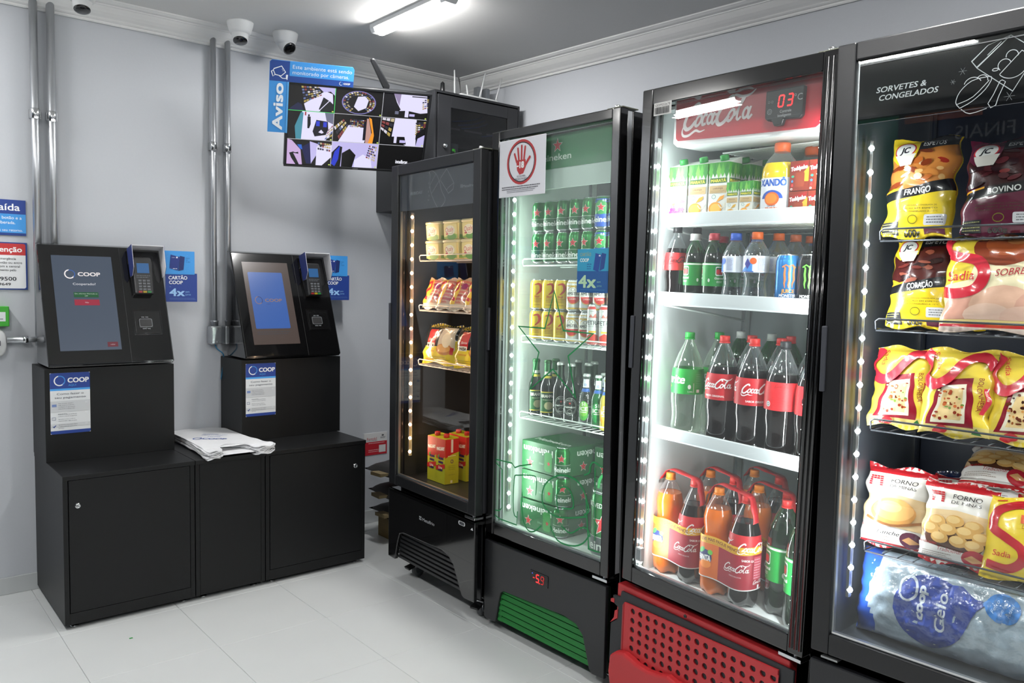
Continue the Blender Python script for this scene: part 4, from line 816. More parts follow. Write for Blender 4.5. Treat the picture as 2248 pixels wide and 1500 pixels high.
# perforated insert with real holes
v_ = MB(); mi = v_.mi(RED); dk = v_.mi(mat('0c0606', .8)); px_, pz_, r_ = .0337, .0315, .0098
for i in range(17):
    for j in range(9):
        cx, cz = .062+px_*i, .338-pz_*j+ .0022*i*.15
        if cx > .612: continue
        sq = [(cx+px_/2*math.copysign(min(1, abs(math.cos(t))*1.42), math.cos(t)), cz+pz_/2*math.copysign(min(1, abs(math.sin(t))*1.42), math.sin(t))) for t in [PI/8+2*PI*k/16-PI/8 for k in range(16)]]
        hole = not (j == 4 and i < 1) and j < 8
        cr = [(cx+r_*math.cos(2*PI*k/16), cz+r_*math.sin(2*PI*k/16)) for k in range(16)]
        A = [v_.bm.verts.new((p[0], -.004, p[1])) for p in sq]; Bv = [v_.bm.verts.new((p[0], -.004, p[1])) for p in cr]; Cv = [v_.bm.verts.new((p[0], .009, p[1])) for p in cr]
        for k in range(16):
            v_._f([A[k], A[(k+1) % 16], Bv[(k+1) % 16], Bv[k]], mi); v_._f([Bv[k], Bv[(k+1) % 16], Cv[(k+1) % 16], Cv[k]], mi)
        v_._f(Cv, dk if hole else mi)
vi = obj('vent_mesh', v_, f3)
obj('vent_frame', MB().box(.022, .046, -.0042, .004, .05, .356, RED).prism([(.022, .356), (.615, .372), (.615, .350), (.022, .352)], 'y', -.0041, .004, RED).prism([(.016, .06), (.022, .06), (.022, .354), (.016, .345)], 'y', -.006, .002, mat('8e2226', .4)), f3)
obj('lower_cover', MB().prism([(.64, .02), (.64, .17), (.52, .185), (.44, .205), (.36, .20), (.27, .193), (.24, .200), (.20, .188), (.155, .181), (.11, .183), (.085, .190), (.05, .197), (.012, .188), (-.012, .168), (-.018, .11), (.0, .02)], 'y', -.030, .002, RED), f3, bevel=.008)
obj('screw', MB().lathe([(.006, 0), (.005, .003), (0, .0035)], SATIN, 12, M=T(.28, -.001, .402) @ Rx(PI/2)), f3)
ST = mat('dfe7ea', .3, name='price_strip')
for zt, zb in ((1.645, 1.606), (1.395, 1.355), (.958, .920)):
    g = grating(f3, .055, .632, .085, .55, zb+.002, WW, lip=0, nx=22)
    obj('price_rail', MB().box(.052, .634, .062, .072, zb-.002, zt, ST).box(.052, .634, .058, .074, zb-.003, zb+.001, ST), f3, bevel=.002)
    obj('shelf_bracket', MB().tube([(.045, .10, zb-.004), (.045, .30, zb-.03), (.045, .52, zb-.06)], .004, WW), f3)
for x, y in ((.05, .1), (.62, .1), (.05, .55), (.62, .55)): obj('foot', MB().lathe([(.02, 0), (.02, .01), (.012, .012), (.012, .06)], SATIN, 12, c=(x, y, 0)), f3)
# ---- fridge 4: freezer
f4, d4 = fridge(F4, 'display_freezer', 'black upright freezer with ice cream drawings on the header, cut off by the picture edge', .705, 2.028, .448, (.048, .048, .046, .055), liner='565c64', ledc='f4faff', led=(.604, 1.776, 20), ledx=.052, ledy=.095, lp=3.6, lcol=(.95, .98, 1), iz0=.475, gasket='1a1b1d', footz=.05, sl=.018, door_m=SATIN, backc='1a2233')
h = obj('header_panel', MB().box(.050, .655, .0135, .016, 1.826, 1.981, mat('0b0c0e', .03, name='header_glass_black')), d4)
a = Art(); GL_ = '9b9fa2'
a.text('SORVETES &', .098, 1.896, .0135, GL_, al='l', w=.118, shear=.2, bold=.02); a.text('CONGELADOS', .106, 1.876, .0135, GL_, al='l', w=.138, shear=.2, bold=.02)
def snow(x, y, r):
    for k in range(3): a.line([(x-r*math.cos(k*PI/3), y-r*math.sin(k*PI/3)), (x+r*math.cos(k*PI/3), y+r*math.sin(k*PI/3))], .0008, '5f6265')
snow(.295, 1.914, .009); snow(.275, 1.893, .006); snow(.394, 1.842, .011)
W2 = .0016
a.line([(.313, 1.932), (.345, 1.962), (.39, 1.975), (.445, 1.93), (.400, 1.852), (.325, 1.915)], W2, GL_, closed=True); a.line([(.313, 1.932), (.325, 1.917), (.39, 1.975)], W2, GL_); a.line([(.345, 1.94), (.372, 1.965)], W2, GL_)
a.ring(.396, 1.912, .031, .031, W2, GL_, a0=-140, a1=55); a.line([(.372, 1.893), (.414, 1.938)], W2, GL_); a.ring(.381, 1.912, .013, .013, W2, GL_, a0=20, a1=230, n=12); a.ring(.395, 1.93, .012, .012, W2, GL_, a0=-10, a1=190, n=12); a.ring(.363, 1.905, .006, .003, W2, GL_, n=10)
a.line([(.292, 1.832), (.284, 1.845), (.292, 1.868), (.315, 1.888), (.345, 1.892), (.357, 1.888), (.345, 1.865), (.318, 1.842), (.292, 1.830)], W2, GL_, smooth=3); a.line([(.287, 1.84), (.32, 1.852), (.352, 1.884)], W2, GL_, smooth=3)
a.ring(.318, 1.880, .018, .016, W2, GL_, a0=20, a1=170, n=10); a.ring(.337, 1.886, .012, .012, W2, GL_, a0=-10, a1=160, n=10)
a.line([(.374, 1.878), (.362, 1.850), (.352, 1.832), (.358, 1.822), (.368, 1.826), (.373, 1.845), (.385, 1.875), (.378, 1.88)], W2, GL_, closed=True); a.line([(.296, 1.828), (.315, 1.815), (.35, 1.822)], W2, GL_, smooth=3)
a.build('header_print', h, mapf=lambda u, v, h_: (u, .0132-h_, v))
a = Art(); a.rect(.056, 1.968, .652, 1.9705, 'a8abad'); a.rect(.052, .5055, .652, .5105, 'd4d7d8'); a.rect(.056, 1.8235, .652, 1.8245, '3d4044')
a.build('glass_print', d4, mapf=lambda u, v, h_: (u, .0098-h_, v))
obj('base_cover', MB().box(.0, .70, .0, .02, .05, .424, mat('1c1d20', .3, bump=.05, scale=300)), f4, bevel=.003)
obj('hinge_plate', MB().box(.03, .075, .0, .03, .436, .441, mat('9a9c9c', .3, .8)), f4)
DW = mat('4a4d52', .3, .7, name='shelf_wire_dark')
for z in (1.540, 1.307, 1.043, .716): grating(f4, .082, .64, .115, .54, z, DW, lip=.028)
for x, y in ((.05, .1), (.62, .1), (.05, .55), (.62, .55)): obj('foot', MB().lathe([(.02, -.0437), (.02, -.03), (.012, -.028), (.012, .06)], SATIN, 12, c=(x, y, 0)), f4)
# ---- posters stuck on the beer fridge
t = thing('age_limit_sign', 'white square sign with red hand and age limit on the beer fridge door', 'sign', F2 @ T(.055, -.002, 1.745))
S_ = .265; obj('board', MB().box(0, S_, -.003, 0, 0, .218, mat('dfe0e6', .5)), t, bevel=.002)
a = Art(); k_ = .218
cx, cy = .131, .128
a.ring(cx, cy, .080, .080, .009, 'b3282c', n=32); a.ring(cx, cy, .0735, .0735, .004, '1c1c24', n=32)
HR = 'b3282c'
a.poly([(cx-.030, cy+.008), (cx+.024, cy+.008), (cx+.026, cy-.02), (cx+.012, cy-.044), (cx-.01, cy-.047), (cx-.024, cy-.030)], HR)
for x0, x1, y1 in ((-.026, -.040, .033), (-.013, -.021, .052), (.001, .001, .060), (.014, .021, .055)): a.line([(cx+x0, cy), (cx+(x0+x1)/2, cy+y1*.5), (cx+x1, cy+y1)], .0095, HR); a.ell(cx+x1, cy+y1, .0047, .0047, HR, 10)
a.line([(cx+.014, cy-.025), (cx+.035, cy), (cx+.048, cy+.014)], .011, HR); a.ell(cx+.048, cy+.014, .0055, .0055, HR, 10)
a.text('-18', cx-.004, cy-.022, .024, 'f4f4f4', w=.038, bold=.06)
a.text('ÁLCOOL PARA', cx, cy-.0565, .0075, '24242c', w=.048, bold=.01); a.text('MENORES É PROIBIDO', cx, cy-.067, .0075, '24242c', w=.072, bold=.01)
a.lines(.02, .245, (.036, .028), .003, '44444c'); a.lines(.05, .215, (.022, .016), .002, '6a6a72'); 
a.build('sign_print', t, mapf=lambda u, v, h_: (u, -.0032-h_, v))
t = thing('card_poster', 'blue instalment card poster on the glass of the beer fridge', 'poster', F2 @ T(.488, .0065, 1.384))
obj('sheet', MB().box(0, .152, -.0012, 0, 0, .153, mat('1c5a96', .4)), t)
a = Art(); a.rect(0, 0, .152, .0755, '17528f'); a.rect(0, .0755, .152, .153, '2a93b8'); a.text('CARTÃO', .014, .128, .012, '8a9a70', al='l', w=.052, bold=.02); a.text('COOP', .014, .108, .0125, 'e0e8e0', al='l', w=.042, bold=.03)
a.lines(.048, .07, (.098, .09, .082), .003, '18518a'); a.poly([(.078, .080), (.104, .072), (.116, .132), (.088, .138)], '17428c'); a.poly([(.108, .076), (.130, .084), (.138, .134), (.118, .138)], '1a3f80'); a.rect(.104, .126, .112, .131, 'd8dce8')
a.text('4x', .010, .018, .044, 'a9cda8', al='l', w=.082, bold=.04); a.text('sem', .098, .035, .008, '7fb4a8', al='l'); a.text('juros', .098, .021, .008, '7fb4a8', al='l'); a.lines(.02, .14, (.009,), .002, '3d7fa8')
a.build('poster_print', t, mapf=lambda u, v, h_: (u, -.0014-h_, v))
# ================================================================== PRODUCTS
PET = clear('pet_shell', (.93, .95, .95), 1.6, .03, edge=.25, hazecol=(.7, .75, .78))
PETG = clear('pet_green', (.25, .55, .28), 1.6, .03, edge=.3, hazecol=(.05, .25, .08))
WATER = clear('pet_water', (.86, .89, .90), 2.0, .05, edge=.4, hazecol=(.6, .68, .72), bump=.3)
SPR = clear('pet_lime_soda', (.80, .88, .80), 1.8, .04, edge=.4, hazecol=(.62, .72, .62))
COLAM = mat('0d0605', .1, coat=1, name='cola_liquid'); GUARM = mat('0c1a0e', .12, coat=1, name='green_bottle_liquid'); ORM = mat('e0701c', .18, coat=.6, name='orange_liquid')
DARKG = mat('0b120c', .1, coat=1, name='dark_beer_glass'); FILM = clear('wrap_film', (.97, .97, .97), 2.2, .02, rough=.12, bump=1.0)
ALU = mat('c2c6c8', .22, .95, name='can_aluminium')
def place(F, x, y, z, r=0, tilt=0, s=1): 
    m = F @ T(x, y, z) @ Rz(r) @ Rx(tilt)
    return m @ Matrix.Scale(s, 4) if s != 1 else m
PROTO = {}
def put(kind, make, M, label, group=None):
    if kind not in PROTO:
        t = make(); t.matrix_world = M; t['label'] = label
        if group: t['group'] = group
        PROTO[kind] = t; return t
    return dup(PROTO[kind], M, label, group)
# ---------------------------------------------------------------- cans
def can(colm, art, H=.122, R=.033, name='beer_can', cat='can'):
    def mk():
        t = thing(name, 'x', cat); n = min(.016, H*.12)
        pr = [(R-.008, 0, ALU), (R-.003, .003, ALU), (R, .009, colm), (R, H-n-.004, colm), (R-.002, H-n+.003, colm), (R-.0065, H-.0035, ALU), (R-.0055, H, ALU), (R-.0075, H, ALU), (R-.0085, H-.004, ALU), (0, H-.004, ALU)]
        obj('body', MB().lathe(pr, colm, 24), t)
        obj('pull_tab', MB().box(-.007, .007, -.012, .010, H-.004, H-.0028, ALU), t)
        if art:
            a = Art(); art(a); rf = interp([(p[0], p[1]) for p in pr[:7]]); a.build('label_print', t, mapf=wrap(rf, R), cu=.006, cv=None)
        return t
    return mk
GRC = mat('1e7a34', .25, .55, name='green_can_paint'); YEL = mat('e3c22a', .3, .3, name='yellow_can_paint'); WHC = mat('dfe1e0', .3, .3, name='white_can_paint'); GLD = mat('c9a43c', .3, .6, name='gold_can_paint')
def a_hk(a):
    a.rect(-.1036, .010, .1036, .052, '14562a')
    for u in (-.092, -.010, .062): a.star(u, .078, .0185, 'e8efe8'); a.star(u, .078, .0165, 'c22a30')
    a.text('Heineken', .002, .0245, .0205, 'e6ece6', w=.100, bold=.03); a.text('Heineken', .104, .0245, .0205, 'e6ece6', w=.09, bold=.03)
    a.rect(-.1036, .0525, .1036, .0535, 'cfd8cf')
def a_hk0(a):
    a.rect(-.1036, .010, .1036, .056, '1f4aa8'); a.rect(-.1036, .098, .1036, .112, '1f4aa8')
    for u in (-.085, -.006, .066): a.ell(u, .080, .026, .026, '2f8a44', 18); a.star(u, .080, .0185, 'e8efe8'); a.star(u, .080, .0165, 'c22a30'); a.text('0.0', u+.012, .101, .008, 'e8ecf4', bold=.03)
    a.text('Heineken', .002, .027, .0205, 'e6ece6', w=.100, bold=.03)
def a_sk(a):
    for u in (-.045, .028, .095):
        a.line([(u-.014, .100), (u+.004, .104), (u+.012, .090), (u+.008, .074), (u-.006, .062)], .011, 'b42a20', smooth=3, taper=True); a.text('Skol', u-.004, .050, .009, 'b42a20', shear=.2, bold=.02)
        a.lines(u-.016, u+.016, (.044, .038, .032, .020), .002, '9a6a1c')
def a_am(a):
    a.rect(-.1036, .095, .1036, .112, 'c9a43c'); a.rect(-.1036, .010, .1036, .016, 'c9a43c')
    for u in (-.05, .02, .09):
        a.ell(u, .062, .029, .034, 'c9a43c', 22); a.ell(u, .062, .0265, .031, 'eceae2', 22); a.poly([(u-.026, .057)]+[(u+.0265*math.cos(t), .062+.031*math.sin(t)) for t in [PI+.16+(PI-.32)*k/10 for k in range(11)]]+[(u+.026, .057)], 'c23230')
        a.text('AMSTEL', u, .064, .011, '1c1c20', w=.048, bold=.03); a.text('LAGER', u, .046, .006, 'f0e8e0', bold=.01); a.ring(u, .084, .006, .006, .0015, '6a6a6a', n=12)
def a_pt(a):
    a.rect(-.09, .006, .09, .014, 'b8302e'); a.rect(-.09, .136, .09, .146, 'b8302e')
    for u in (-.04, .022, .08):
        a.poly([(u-.022, .014), (u+.022, .014), (u+.02, .040), (u, .048), (u-.024, .036)], 'b8382e'); a.text('PETRA', u, .078, .017, '1e1e22', w=.056, bold=.01); a.text('DE ORIGEM PURO MALTE', u, .071, .003, '55555a'); a.rect(u-.014, .050, u+.014, .056, 'e0b030'); a.text('ZERO', u, .051, .004, '6a3a10')
        a.poly([(u-.014, .106), (u-.006, .118), (u+.002, .108), (u+.012, .122), (u+.018, .104)], 'b86a60'); a.lines(u-.01, u+.01, (.128,), .002, '8a8a8a')
CY = math.radians(38)   # labels of round packs look roughly at the aisle
W1 = .072
def row_label(i, n, where, other): return f"{ORD[i]} from the {where}"
k = 0
for lay, zz in ((0, 1.4925), (1, 1.6150)):
    for i in range(7):
        x = .126+.0675*i+(.006 if i > 1 else 0); blue = i > 4
        put('hk0' if blue else 'hk', can(GRC, a_hk0 if blue else a_hk), place(F2, x, .155, zz, CY+(-.1, -.2, -.25, -.1, -.35, -.2, -.1)[i]+lay*.12),
            f"{'blue-banded' if blue else 'green'} beer can with red star, {'upper' if lay else 'lower'} layer of top shelf, {ORD[i]} from the lit edge", 'starred beer cans on the top shelf')
for lay, zz in ((0, 1.1865), (1, 1.309)):
    for i in range(7):
        x = .122+.0695*i+(.0 if i < 5 else .0)
        if i < 3: kd, mk, nm = 'sk', can(YEL, a_sk), 'yellow beer can with red swirl'
        elif i < 5 or lay: kd, mk, nm = 'am', can(WHC, a_am), 'white-gold beer can'
        else: continue
        put(kd, mk, place(F2, x, .155, zz, CY+(-.85, -.8, -.95, -.85, -.75, -.8, -.9)[i]+lay*.1), f"{nm}, {'upper' if lay else 'lower'} layer of second shelf, {ORD[i]} from the lit edge", 'cans on the second beer shelf')
for i in range(2): put('pt', can(WHC, a_pt, H=.155, R=.0285), place(F2, .452+.060*i, .140, 1.1865, CY-1.0+.08*i), f"tall slim white and red can on the second beer shelf, {('nearer the yellow cans', 'nearer the hinge')[i]}", 'tall slim cans')
# ---------------------------------------------------------------- glass beer bottles
def bottle_beer(glass, H, R, capc, art, neckfoil=None, name='beer_bottle'):
    def mk():
        t = thing(name, 'x', 'bottle')
        pr = [(R*.85, 0), (R, .006), (R, H*.52), (R*.93, H*.58), (R*.62, H*.68), (R*.46, H*.76), (R*.42, H*.92), (R*.47, H*.93), (R*.47, H*.955)]
        obj('body', MB().lathe(pr, glass, 24), t)
        obj('cap', MB().lathe([(R*.50, H*.95), (R*.54, H*.953), (R*.48, H*.99), (R*.40, H), (0, H)], mat(capc, .35, .4), 18), t)
        rf = interp(pr)
        if neckfoil: obj('neck_foil', MB().lathe([(rf(H*.70)+.0006, H*.70), (rf(H*.78)+.0006, H*.78), (rf(H*.9)+.0006, H*.90), (rf(H*.93)+.0006, H*.945)], mat(neckfoil, .35, .3), 20, cap=False), t)
        a = Art(); art(a, H, R); a.build('label_print', t, mapf=wrap(rf, R), cu=.005, cv=.006)
        return t
    return mk
def a_br(a, H, R):
    a.rect(-.032, H*.10, .032, H*.46, '1f5a2c'); a.rect(-.032, H*.445, .032, H*.46, 'd8c23c'); a.rect(-.032, H*.10, .032, H*.115, 'd8c23c'); a.rect(-.028, H*.34, .028, H*.43, '14301c'); a.text('BRAHMA', 0, H*.36, .0125, 'eceae0', w=.052, bold=.03); a.ell(.004, H*.22, .018, .016, 'b8b48a', 14); a.lines(-.02, .02, (H*.315,), .002, 'c8c8b0')
    a.rect(-.03, H*.69, .03, H*.73, 'd8c83c'); a.rect(-.03, H*.75, .03, H*.80, 'dcdcd0'); 
def a_hb(a, H, R):
    for r_ in (.0265, .0225): a.ring(0, H*.28, r_, r_*1.25, .0012, 'c8ccc8', n=24)
    a.ell(0, H*.28, .0215, .028, '10180f', 22); a.text('Heineken', 0, H*.255, .0085, 'e8ece8', w=.046, bold=.02); a.star(0, H*.335, .0055, 'c22a30'); a.ring(0, H*.2, .009, .007, .0012, 'aab0aa', n=12); a.lines(-.012, .012, (H*.16, H*.375), .002, 'b8bcb8')
def a_ice(bg, c1):
    def f(a, H, R):
        a.ell(0, H*.30, .022, H*.19, bg, 20); a.ell(.0, H*.33, .019, H*.14, c1, 20); a.text('51', 0, H*.40, .013, 'f0f4ea', bold=.03); a.text('ICE', 0, H*.30, .015, 'f4f6f0', w=.032, bold=.04); a.rect(-.012, H*.265, .012, H*.28, 'e8e8e0'); a.rect(-.03, H*.66, .03, H*.72, '2c62b8'); a.rect(-.03, H*.74, .03, H*.90, 'dfe6ec'); a.text('ICE', 0, H*.77, .009, '2c62b8', w=.018, bold=.03)
    return f
zb = .878
ICEC = clear('ice_bottle', (.75, .78, .76), 1.6, .04, edge=.5, hazecol=(.5, .55, .55)); ICEG = mat('0e5a2a', .15, coat=.8); ICEY = mat('b8a84a', .15, coat=.8)
for i, (x, y, kd, rot) in enumerate(((.108, .165, 'br', .35), (.178, .165, 'br', .2), (.252, .165, 'hb', .25), (.312, .165, 'hb', .0), (.400, .160, 'i1', -.3), (.463, .160, 'i2', -.1), (.516, .150, 'i3', -.2), (.150, .235, 'br', 0), (.215, .30, 'hb', 0), (.335, .235, 'hb', 0), (.305, .30, 'hb', 0), (.42, .235, 'i1', 0), (.49, .235, 'i2', 0))):
    mk = {'br': bottle_beer(DARKG, .232, .031, '1c5a2a', a_br, '2a6a3a'), 'hb': bottle_beer(DARKG, .230, .0305, 'c8ccc8', a_hb, '14301c'), 'i1': bottle_beer(ICEC, .198, .0275, 'd8dcdc', a_ice('4aa03c', '7ab848')), 'i2': bottle_beer(ICEG, .198, .0275, 'd8dcdc', a_ice('1c7a3a', '2a8a44')), 'i3': bottle_beer(ICEY, .198, .0275, 'd8dcdc', a_ice('e0982a', 'e8b848'))}[kd]
    nm = {'br': 'green-labelled dark beer bottle', 'hb': 'oval-labelled dark beer bottle', 'i1': 'lime-labelled clear bottle', 'i2': 'small green bottle with white neck', 'i3': 'small amber bottle with orange label'}[kd]
    where = ['closest to the light strip', 'second from the light strip', 'third from the light strip', 'fourth from the light strip', 'fifth from the light strip', 'sixth from the light strip', 'closest to the hinge', 'in second row behind the green-labelled pair', 'in third row behind the oval labels', 'in second row beside the clear one', 'at the back of the dark bottles', 'in second row behind the lime label', 'behind the green one'][i]
    put(kd, mk, place(F2, x, y, zb, CY+rot), f"{nm} on third beer shelf, {where}", 'bottles on the third beer shelf')
# ---------------------------------------------------------------- beer multipacks and keg
def beerpack():
    t = thing('beer_pack', 'x', 'beer pack'); W_, D_, H_ = .245, .27, .121
    CB = mat('1b5e30', .45, noise=.06, bump=.1, scale=40, name='green_carton')
    P = [(0, 0), (W_-.035, 0), (W_-.035, .03), (W_-.002, .035), (W_-.002, D_), (0, D_)]
    obj('carton', MB().prism(P, 'z', .002, H_-.002, CB), t, bevel=.002)
    c = can(GRC, a_hk)(); o = c.children[:]
    for ch in list(c.children): ch.parent = t; ch.matrix_local = T(W_-.030, .028, 0) @ Rz(CY+.3) @ Matrix.Diagonal((.95, .95, .98, 1))
    bpy.data.objects.remove(c)
    a = Art(); a.text('Heineken', .10, .066, .026, 'dfe6df', w=.155, bold=.03, rot=PI) if 0 else None
    a.tf = lambda u, v: (.205-u, .121-v); a.text('Heineken', .105, .022, .027, 'dfe6df', w=.175, bold=.03); a.tf = None
    a.star(.052, .034, .023, 'e8ece8'); a.star(.052, .034, .020, 'c22a30'); a.text('350ml', .12, .035, .008, '8ab89a'); a.rrect(.14, .012, .185, .09, .012, '2f8a3c'); a.star(.165, .045, .011, 'c22a30')
    a.build('front_print', t, mapf=lambda u, v, h: (u, -.0006-h, v))
    a = Art(); a.tf = lambda u, v: (.235-u, .121-v); a.text('Heineken', .10, .022, .027, 'dfe6df', w=.17, bold=.03); a.tf = None; a.star(.085, .036, .022, 'e8ece8'); a.star(.085, .036, .019, 'c22a30'); a.rrect(.17, .012, .215, .095, .012, '2f8a3c'); a.star(.193, .045, .011, 'c22a30')
    a.build('side_print', t, mapf=lambda u, v, h: (W_-.0015+h, .03+u, v))
    a = Art(); a.text('Heineken', .12, .05, .035, 'dfe6df', w=.2, bold=.03); a.build('top_print', t, mapf=lambda u, v, h: (u, v, H_-.0015+h))
    return t
put('pack', beerpack, place(F2, .055, .14, .411), 'green carton of beer cans at the bottom of the stack on the fridge floor', 'green beer cartons')
put('pack', beerpack, place(F2, .058, .142, .533, .015), 'green carton of beer cans in the middle of the stack', 'green beer cartons')
put('pack', beerpack, place(F2, .062, .138, .655, -.02), 'green carton of beer cans on top of the stack under the bottle shelf', 'green beer cartons')
put('pack', beerpack, place(F2, .345, .275, .411, 0), 'green carton of beer cans behind the keg, lowest of the second stack', 'green beer cartons')
put('pack', beerpack, place(F2, .345, .272, .533, 0), 'green carton of beer cans behind the keg, middle of the second stack', 'green beer cartons')
put('pack', beerpack, place(F2, .345, .272, .655, 0), 'green carton of beer cans behind the keg, top of the second stack', 'green beer cartons')
t = thing('beer_keg', 'large green mini keg with red star standing on the beer fridge floor', 'keg', place(F2, .535, .175, .411, CY-.35)); R = .080
kb = obj('body', MB().lathe([(.070, 0, ALU), (.076, .003, ALU), (.078, .012, mat('5a5e60', .3, .6)), (.080, .075, GRC), (.080, .205, GRC), (.078, .222, GRC), (.074, .236, ALU), (.078, .240, ALU), (.078, .246, ALU), (.070, .246, ALU), (.068, .236, ALU), (.0, .234, ALU)], GRC, 40), t)
a = Art(); a.rect(-.14, .012, .14, .078, '4a5052'); a.star(0, .130, .050, 'dfe4df'); a.star(0, .130, .045, 'c22a30'); a.text('Heineken', .0, .030, .034, 'dfe4df', w=.22, bold=.03); a.text('BREWED IN', -.03, .188, .018, 'd0d8d0', w=.10, bold=.02); a.text('5L', .09, .19, .02, 'd0d8d0'); a.rect(-.14, .078, .14, .080, 'cfd4cf')
a.build('label_print', t, mapf=wrap(lambda v: .0805, .080), cu=.012)
obj('handle', MB().tube(catmull([(-.06, 0, .24), (-.055, 0, .275), (-.03, 0, .295), (.03, 0, .295), (.055, 0, .275), (.06, 0, .24)], 4), .006, mat('2a9a50', .35)), t)
# ---------------------------------------------------------------- soft drink bottles
def petprof(H, R, style):
    if style == 'contour': return [(R*.45, .004), (R*.80, 0), (R*.92, H*.03), (R*.95, H*.10), (R*.90, H*.20), (R*.93, H*.27), (R, H*.34), (R, H*.56), (R*.985, H*.60), (R*.90, H*.68), (R*.70, H*.77), (R*.46, H*.85), (R*.27, H*.91), (R*.24, H*.925), (R*.24, H*.95)]
    if style == 'straight': return [(R*.5, .004), (R*.85, 0), (R*.97, H*.03), (R, H*.08), (R, H*.62), (R*.97, H*.68), (R*.80, H*.78), (R*.52, H*.87), (R*.30, H*.92), (R*.27, H*.95)]
    if style == 'curvy': return [(R*.5, .004), (R*.85, 0), (R*.97, H*.03), (R, H*.10), (R, H*.40), (R*.97, H*.46), (R*.86, H*.54), (R*.84, H*.58), (R*.93, H*.66), (R*.95, H*.72), (R*.82, H*.80), (R*.52, H*.88), (R*.28, H*.92), (R*.26, H*.95)]
    if style == 'water': return [(R*.5, .004), (R*.85, 0), (R*.98, H*.03), (R, H*.12), (R*.93, H*.20), (R*.82, H*.32), (R*.86, H*.40), (R, H*.47), (R, H*.68), (R*.95, H*.74), (R*.80, H*.80), (R*.55, H*.87), (R*.40, H*.91), (R*.38, H*.94)]
def pet(H, R, style, liquid, shell, fill, capc, art, lab, capr=None, name='soda_bottle', cat='bottle'):
    def mk():
        t = thing(name, 'x', cat); pr = petprof(H, R, style); rf = interp(pr); L = []
        zs = sorted(set([p[1] for p in pr[1:]]+[fill*H, fill*H+.0005])); full = [(pr[0][0], pr[0][1])]+[(rf(z), z) for z in zs]
        if liquid: 
            for r_, z in full: L.append((r_, z, liquid if z < fill*H-1e-6 else shell))
        else: L = [(r_, z, shell) for r_, z in full]
        m = MB().lathe(L, shell, 28, cap=False)
        # petaloid foot: five lobes
        for v in m.bm.verts:
            if v.co.z < H*.05:
                a_ = math.atan2(v.co.y, v.co.x); v.co.z += (.5-.5*math.cos(5*a_))*.010*(H/.34)
        obj('body', m, t)
        if liquid: obj('liquid_surface', MB().lathe([(0, fill*H-.001), (rf(fill*H)-.001, fill*H-.001)], liquid, 24, cap=False), t)
        cr = capr or R*.27
        cr = max(cr, .0145)
        obj('cap', MB().lathe([(cr, H*.935), (cr, H*.935+.016), (cr*.93, H*.935+.019), (0, H*.935+.019)], mat(capc, .4), 20).lathe([(cr*1.08, H*.925), (cr*1.08, H*.935)], mat(capc, .4), 20), t)
        if art:
            z0, z1 = lab; a = Art(); art(a, z0*H, z1*H, R); a.build('label_print', t, mapf=wrap(rf, R), cu=R*.17, cv=(z1-z0)*H/9)
        return t
    return mk
def band(c):
    return lambda a, z0, z1, R: a.rect(-PI*R, z0, PI*R, z1, c)
def a_coke(a, z0, z1, R):
    a.rect(-PI*R, z0, PI*R, z1, 'c0202a'); h = z1-z0
    for u in (-R*2.2, R*.15): cola(a, u, z0+h*.42, R*1.95, 'f0eeee', sh=.2, bold=1.0); a.text('SABOR ORIGINAL', u+R*.95, z0+h*.12, h*.075, 'f0e8e8', w=R*1.25, bold=.02)
    a.lines(R*2.3, R*2.9, [z0+h*(.2+.08*i) for i in range(8)], h*.02, 'd88a8a')
def a_zero(a, z0, z1, R):
    a.rect(-PI*R, z0, PI*R, z1, 'd8262c'); h = z1-z0; cola(a, R*.1, z0+h*.4, R*1.9, '1c0a0c', sh=.2, bold=.9); a.text('SEM AÇÚCAR', R*1.0, z0+h*.14, h*.07, '1c0a0c', bold=.01)
    cola(a, -R*1.45, z0+h*.8, R*.75, '6a1418', sh=.2, bold=.7); a.lines(-R*1.5, -R*.6, [z0+h*(.12+.065*i) for i in range(10)], h*.014, 'a83034'); a.ell(-R*1.75, z0+h*.22, R*.13, R*.16, 'e8e0e0', 14); a.ring(-R*1.75, z0+h*.22, R*.07, R*.09, R*.03, '1c1010', n=10)
def a_cokes(a, z0, z1, R):
    a.rect(-PI*R, z0, PI*R, z1, 'cf2a2c'); h = z1-z0
    for u in (-R*2.1, R*.2): cola(a, u, z0+h*.4, R*1.8, '2a0c0e', sh=.2, bold=.8)
    a.ell(-R*.4, z0+h*.2, R*.16, R*.2, 'e8dede', 12)
def a_sprite(a, z0, z1, R):
    a.rect(-PI*R, z0, PI*R, z1, '22a03c'); h = z1-z0
    for u in (-R*2.1, R*.15): a.text('Sprite', u, z0+h*.42, h*.34, 'f2f6f2', w=R*1.7, bold=.04, shear=.2); a.text('LIMÃO', u-R*.6, z0+h*.24, h*.07, 'd8d83c', al='l')
    a.text('2,50%', R*1.35, z0+h*.08, h*.06, 'e8f4e8'); a.rect(R*1.55, z0+h*.08, R*1.57, z0+h*.45, 'e8f4e8'); a.ell(R*1.3, z0+h*.3, R*.1, h*.09, 'dfe8df', 12); a.rect(R*1.75, z0+h*.08, R*1.95, z0+h*.2, 'e8e8e0'); a.lines(R*1.7, R*2.1, [z0+h*(.3+.07*i) for i in range(8)], h*.015, '6ac07a')
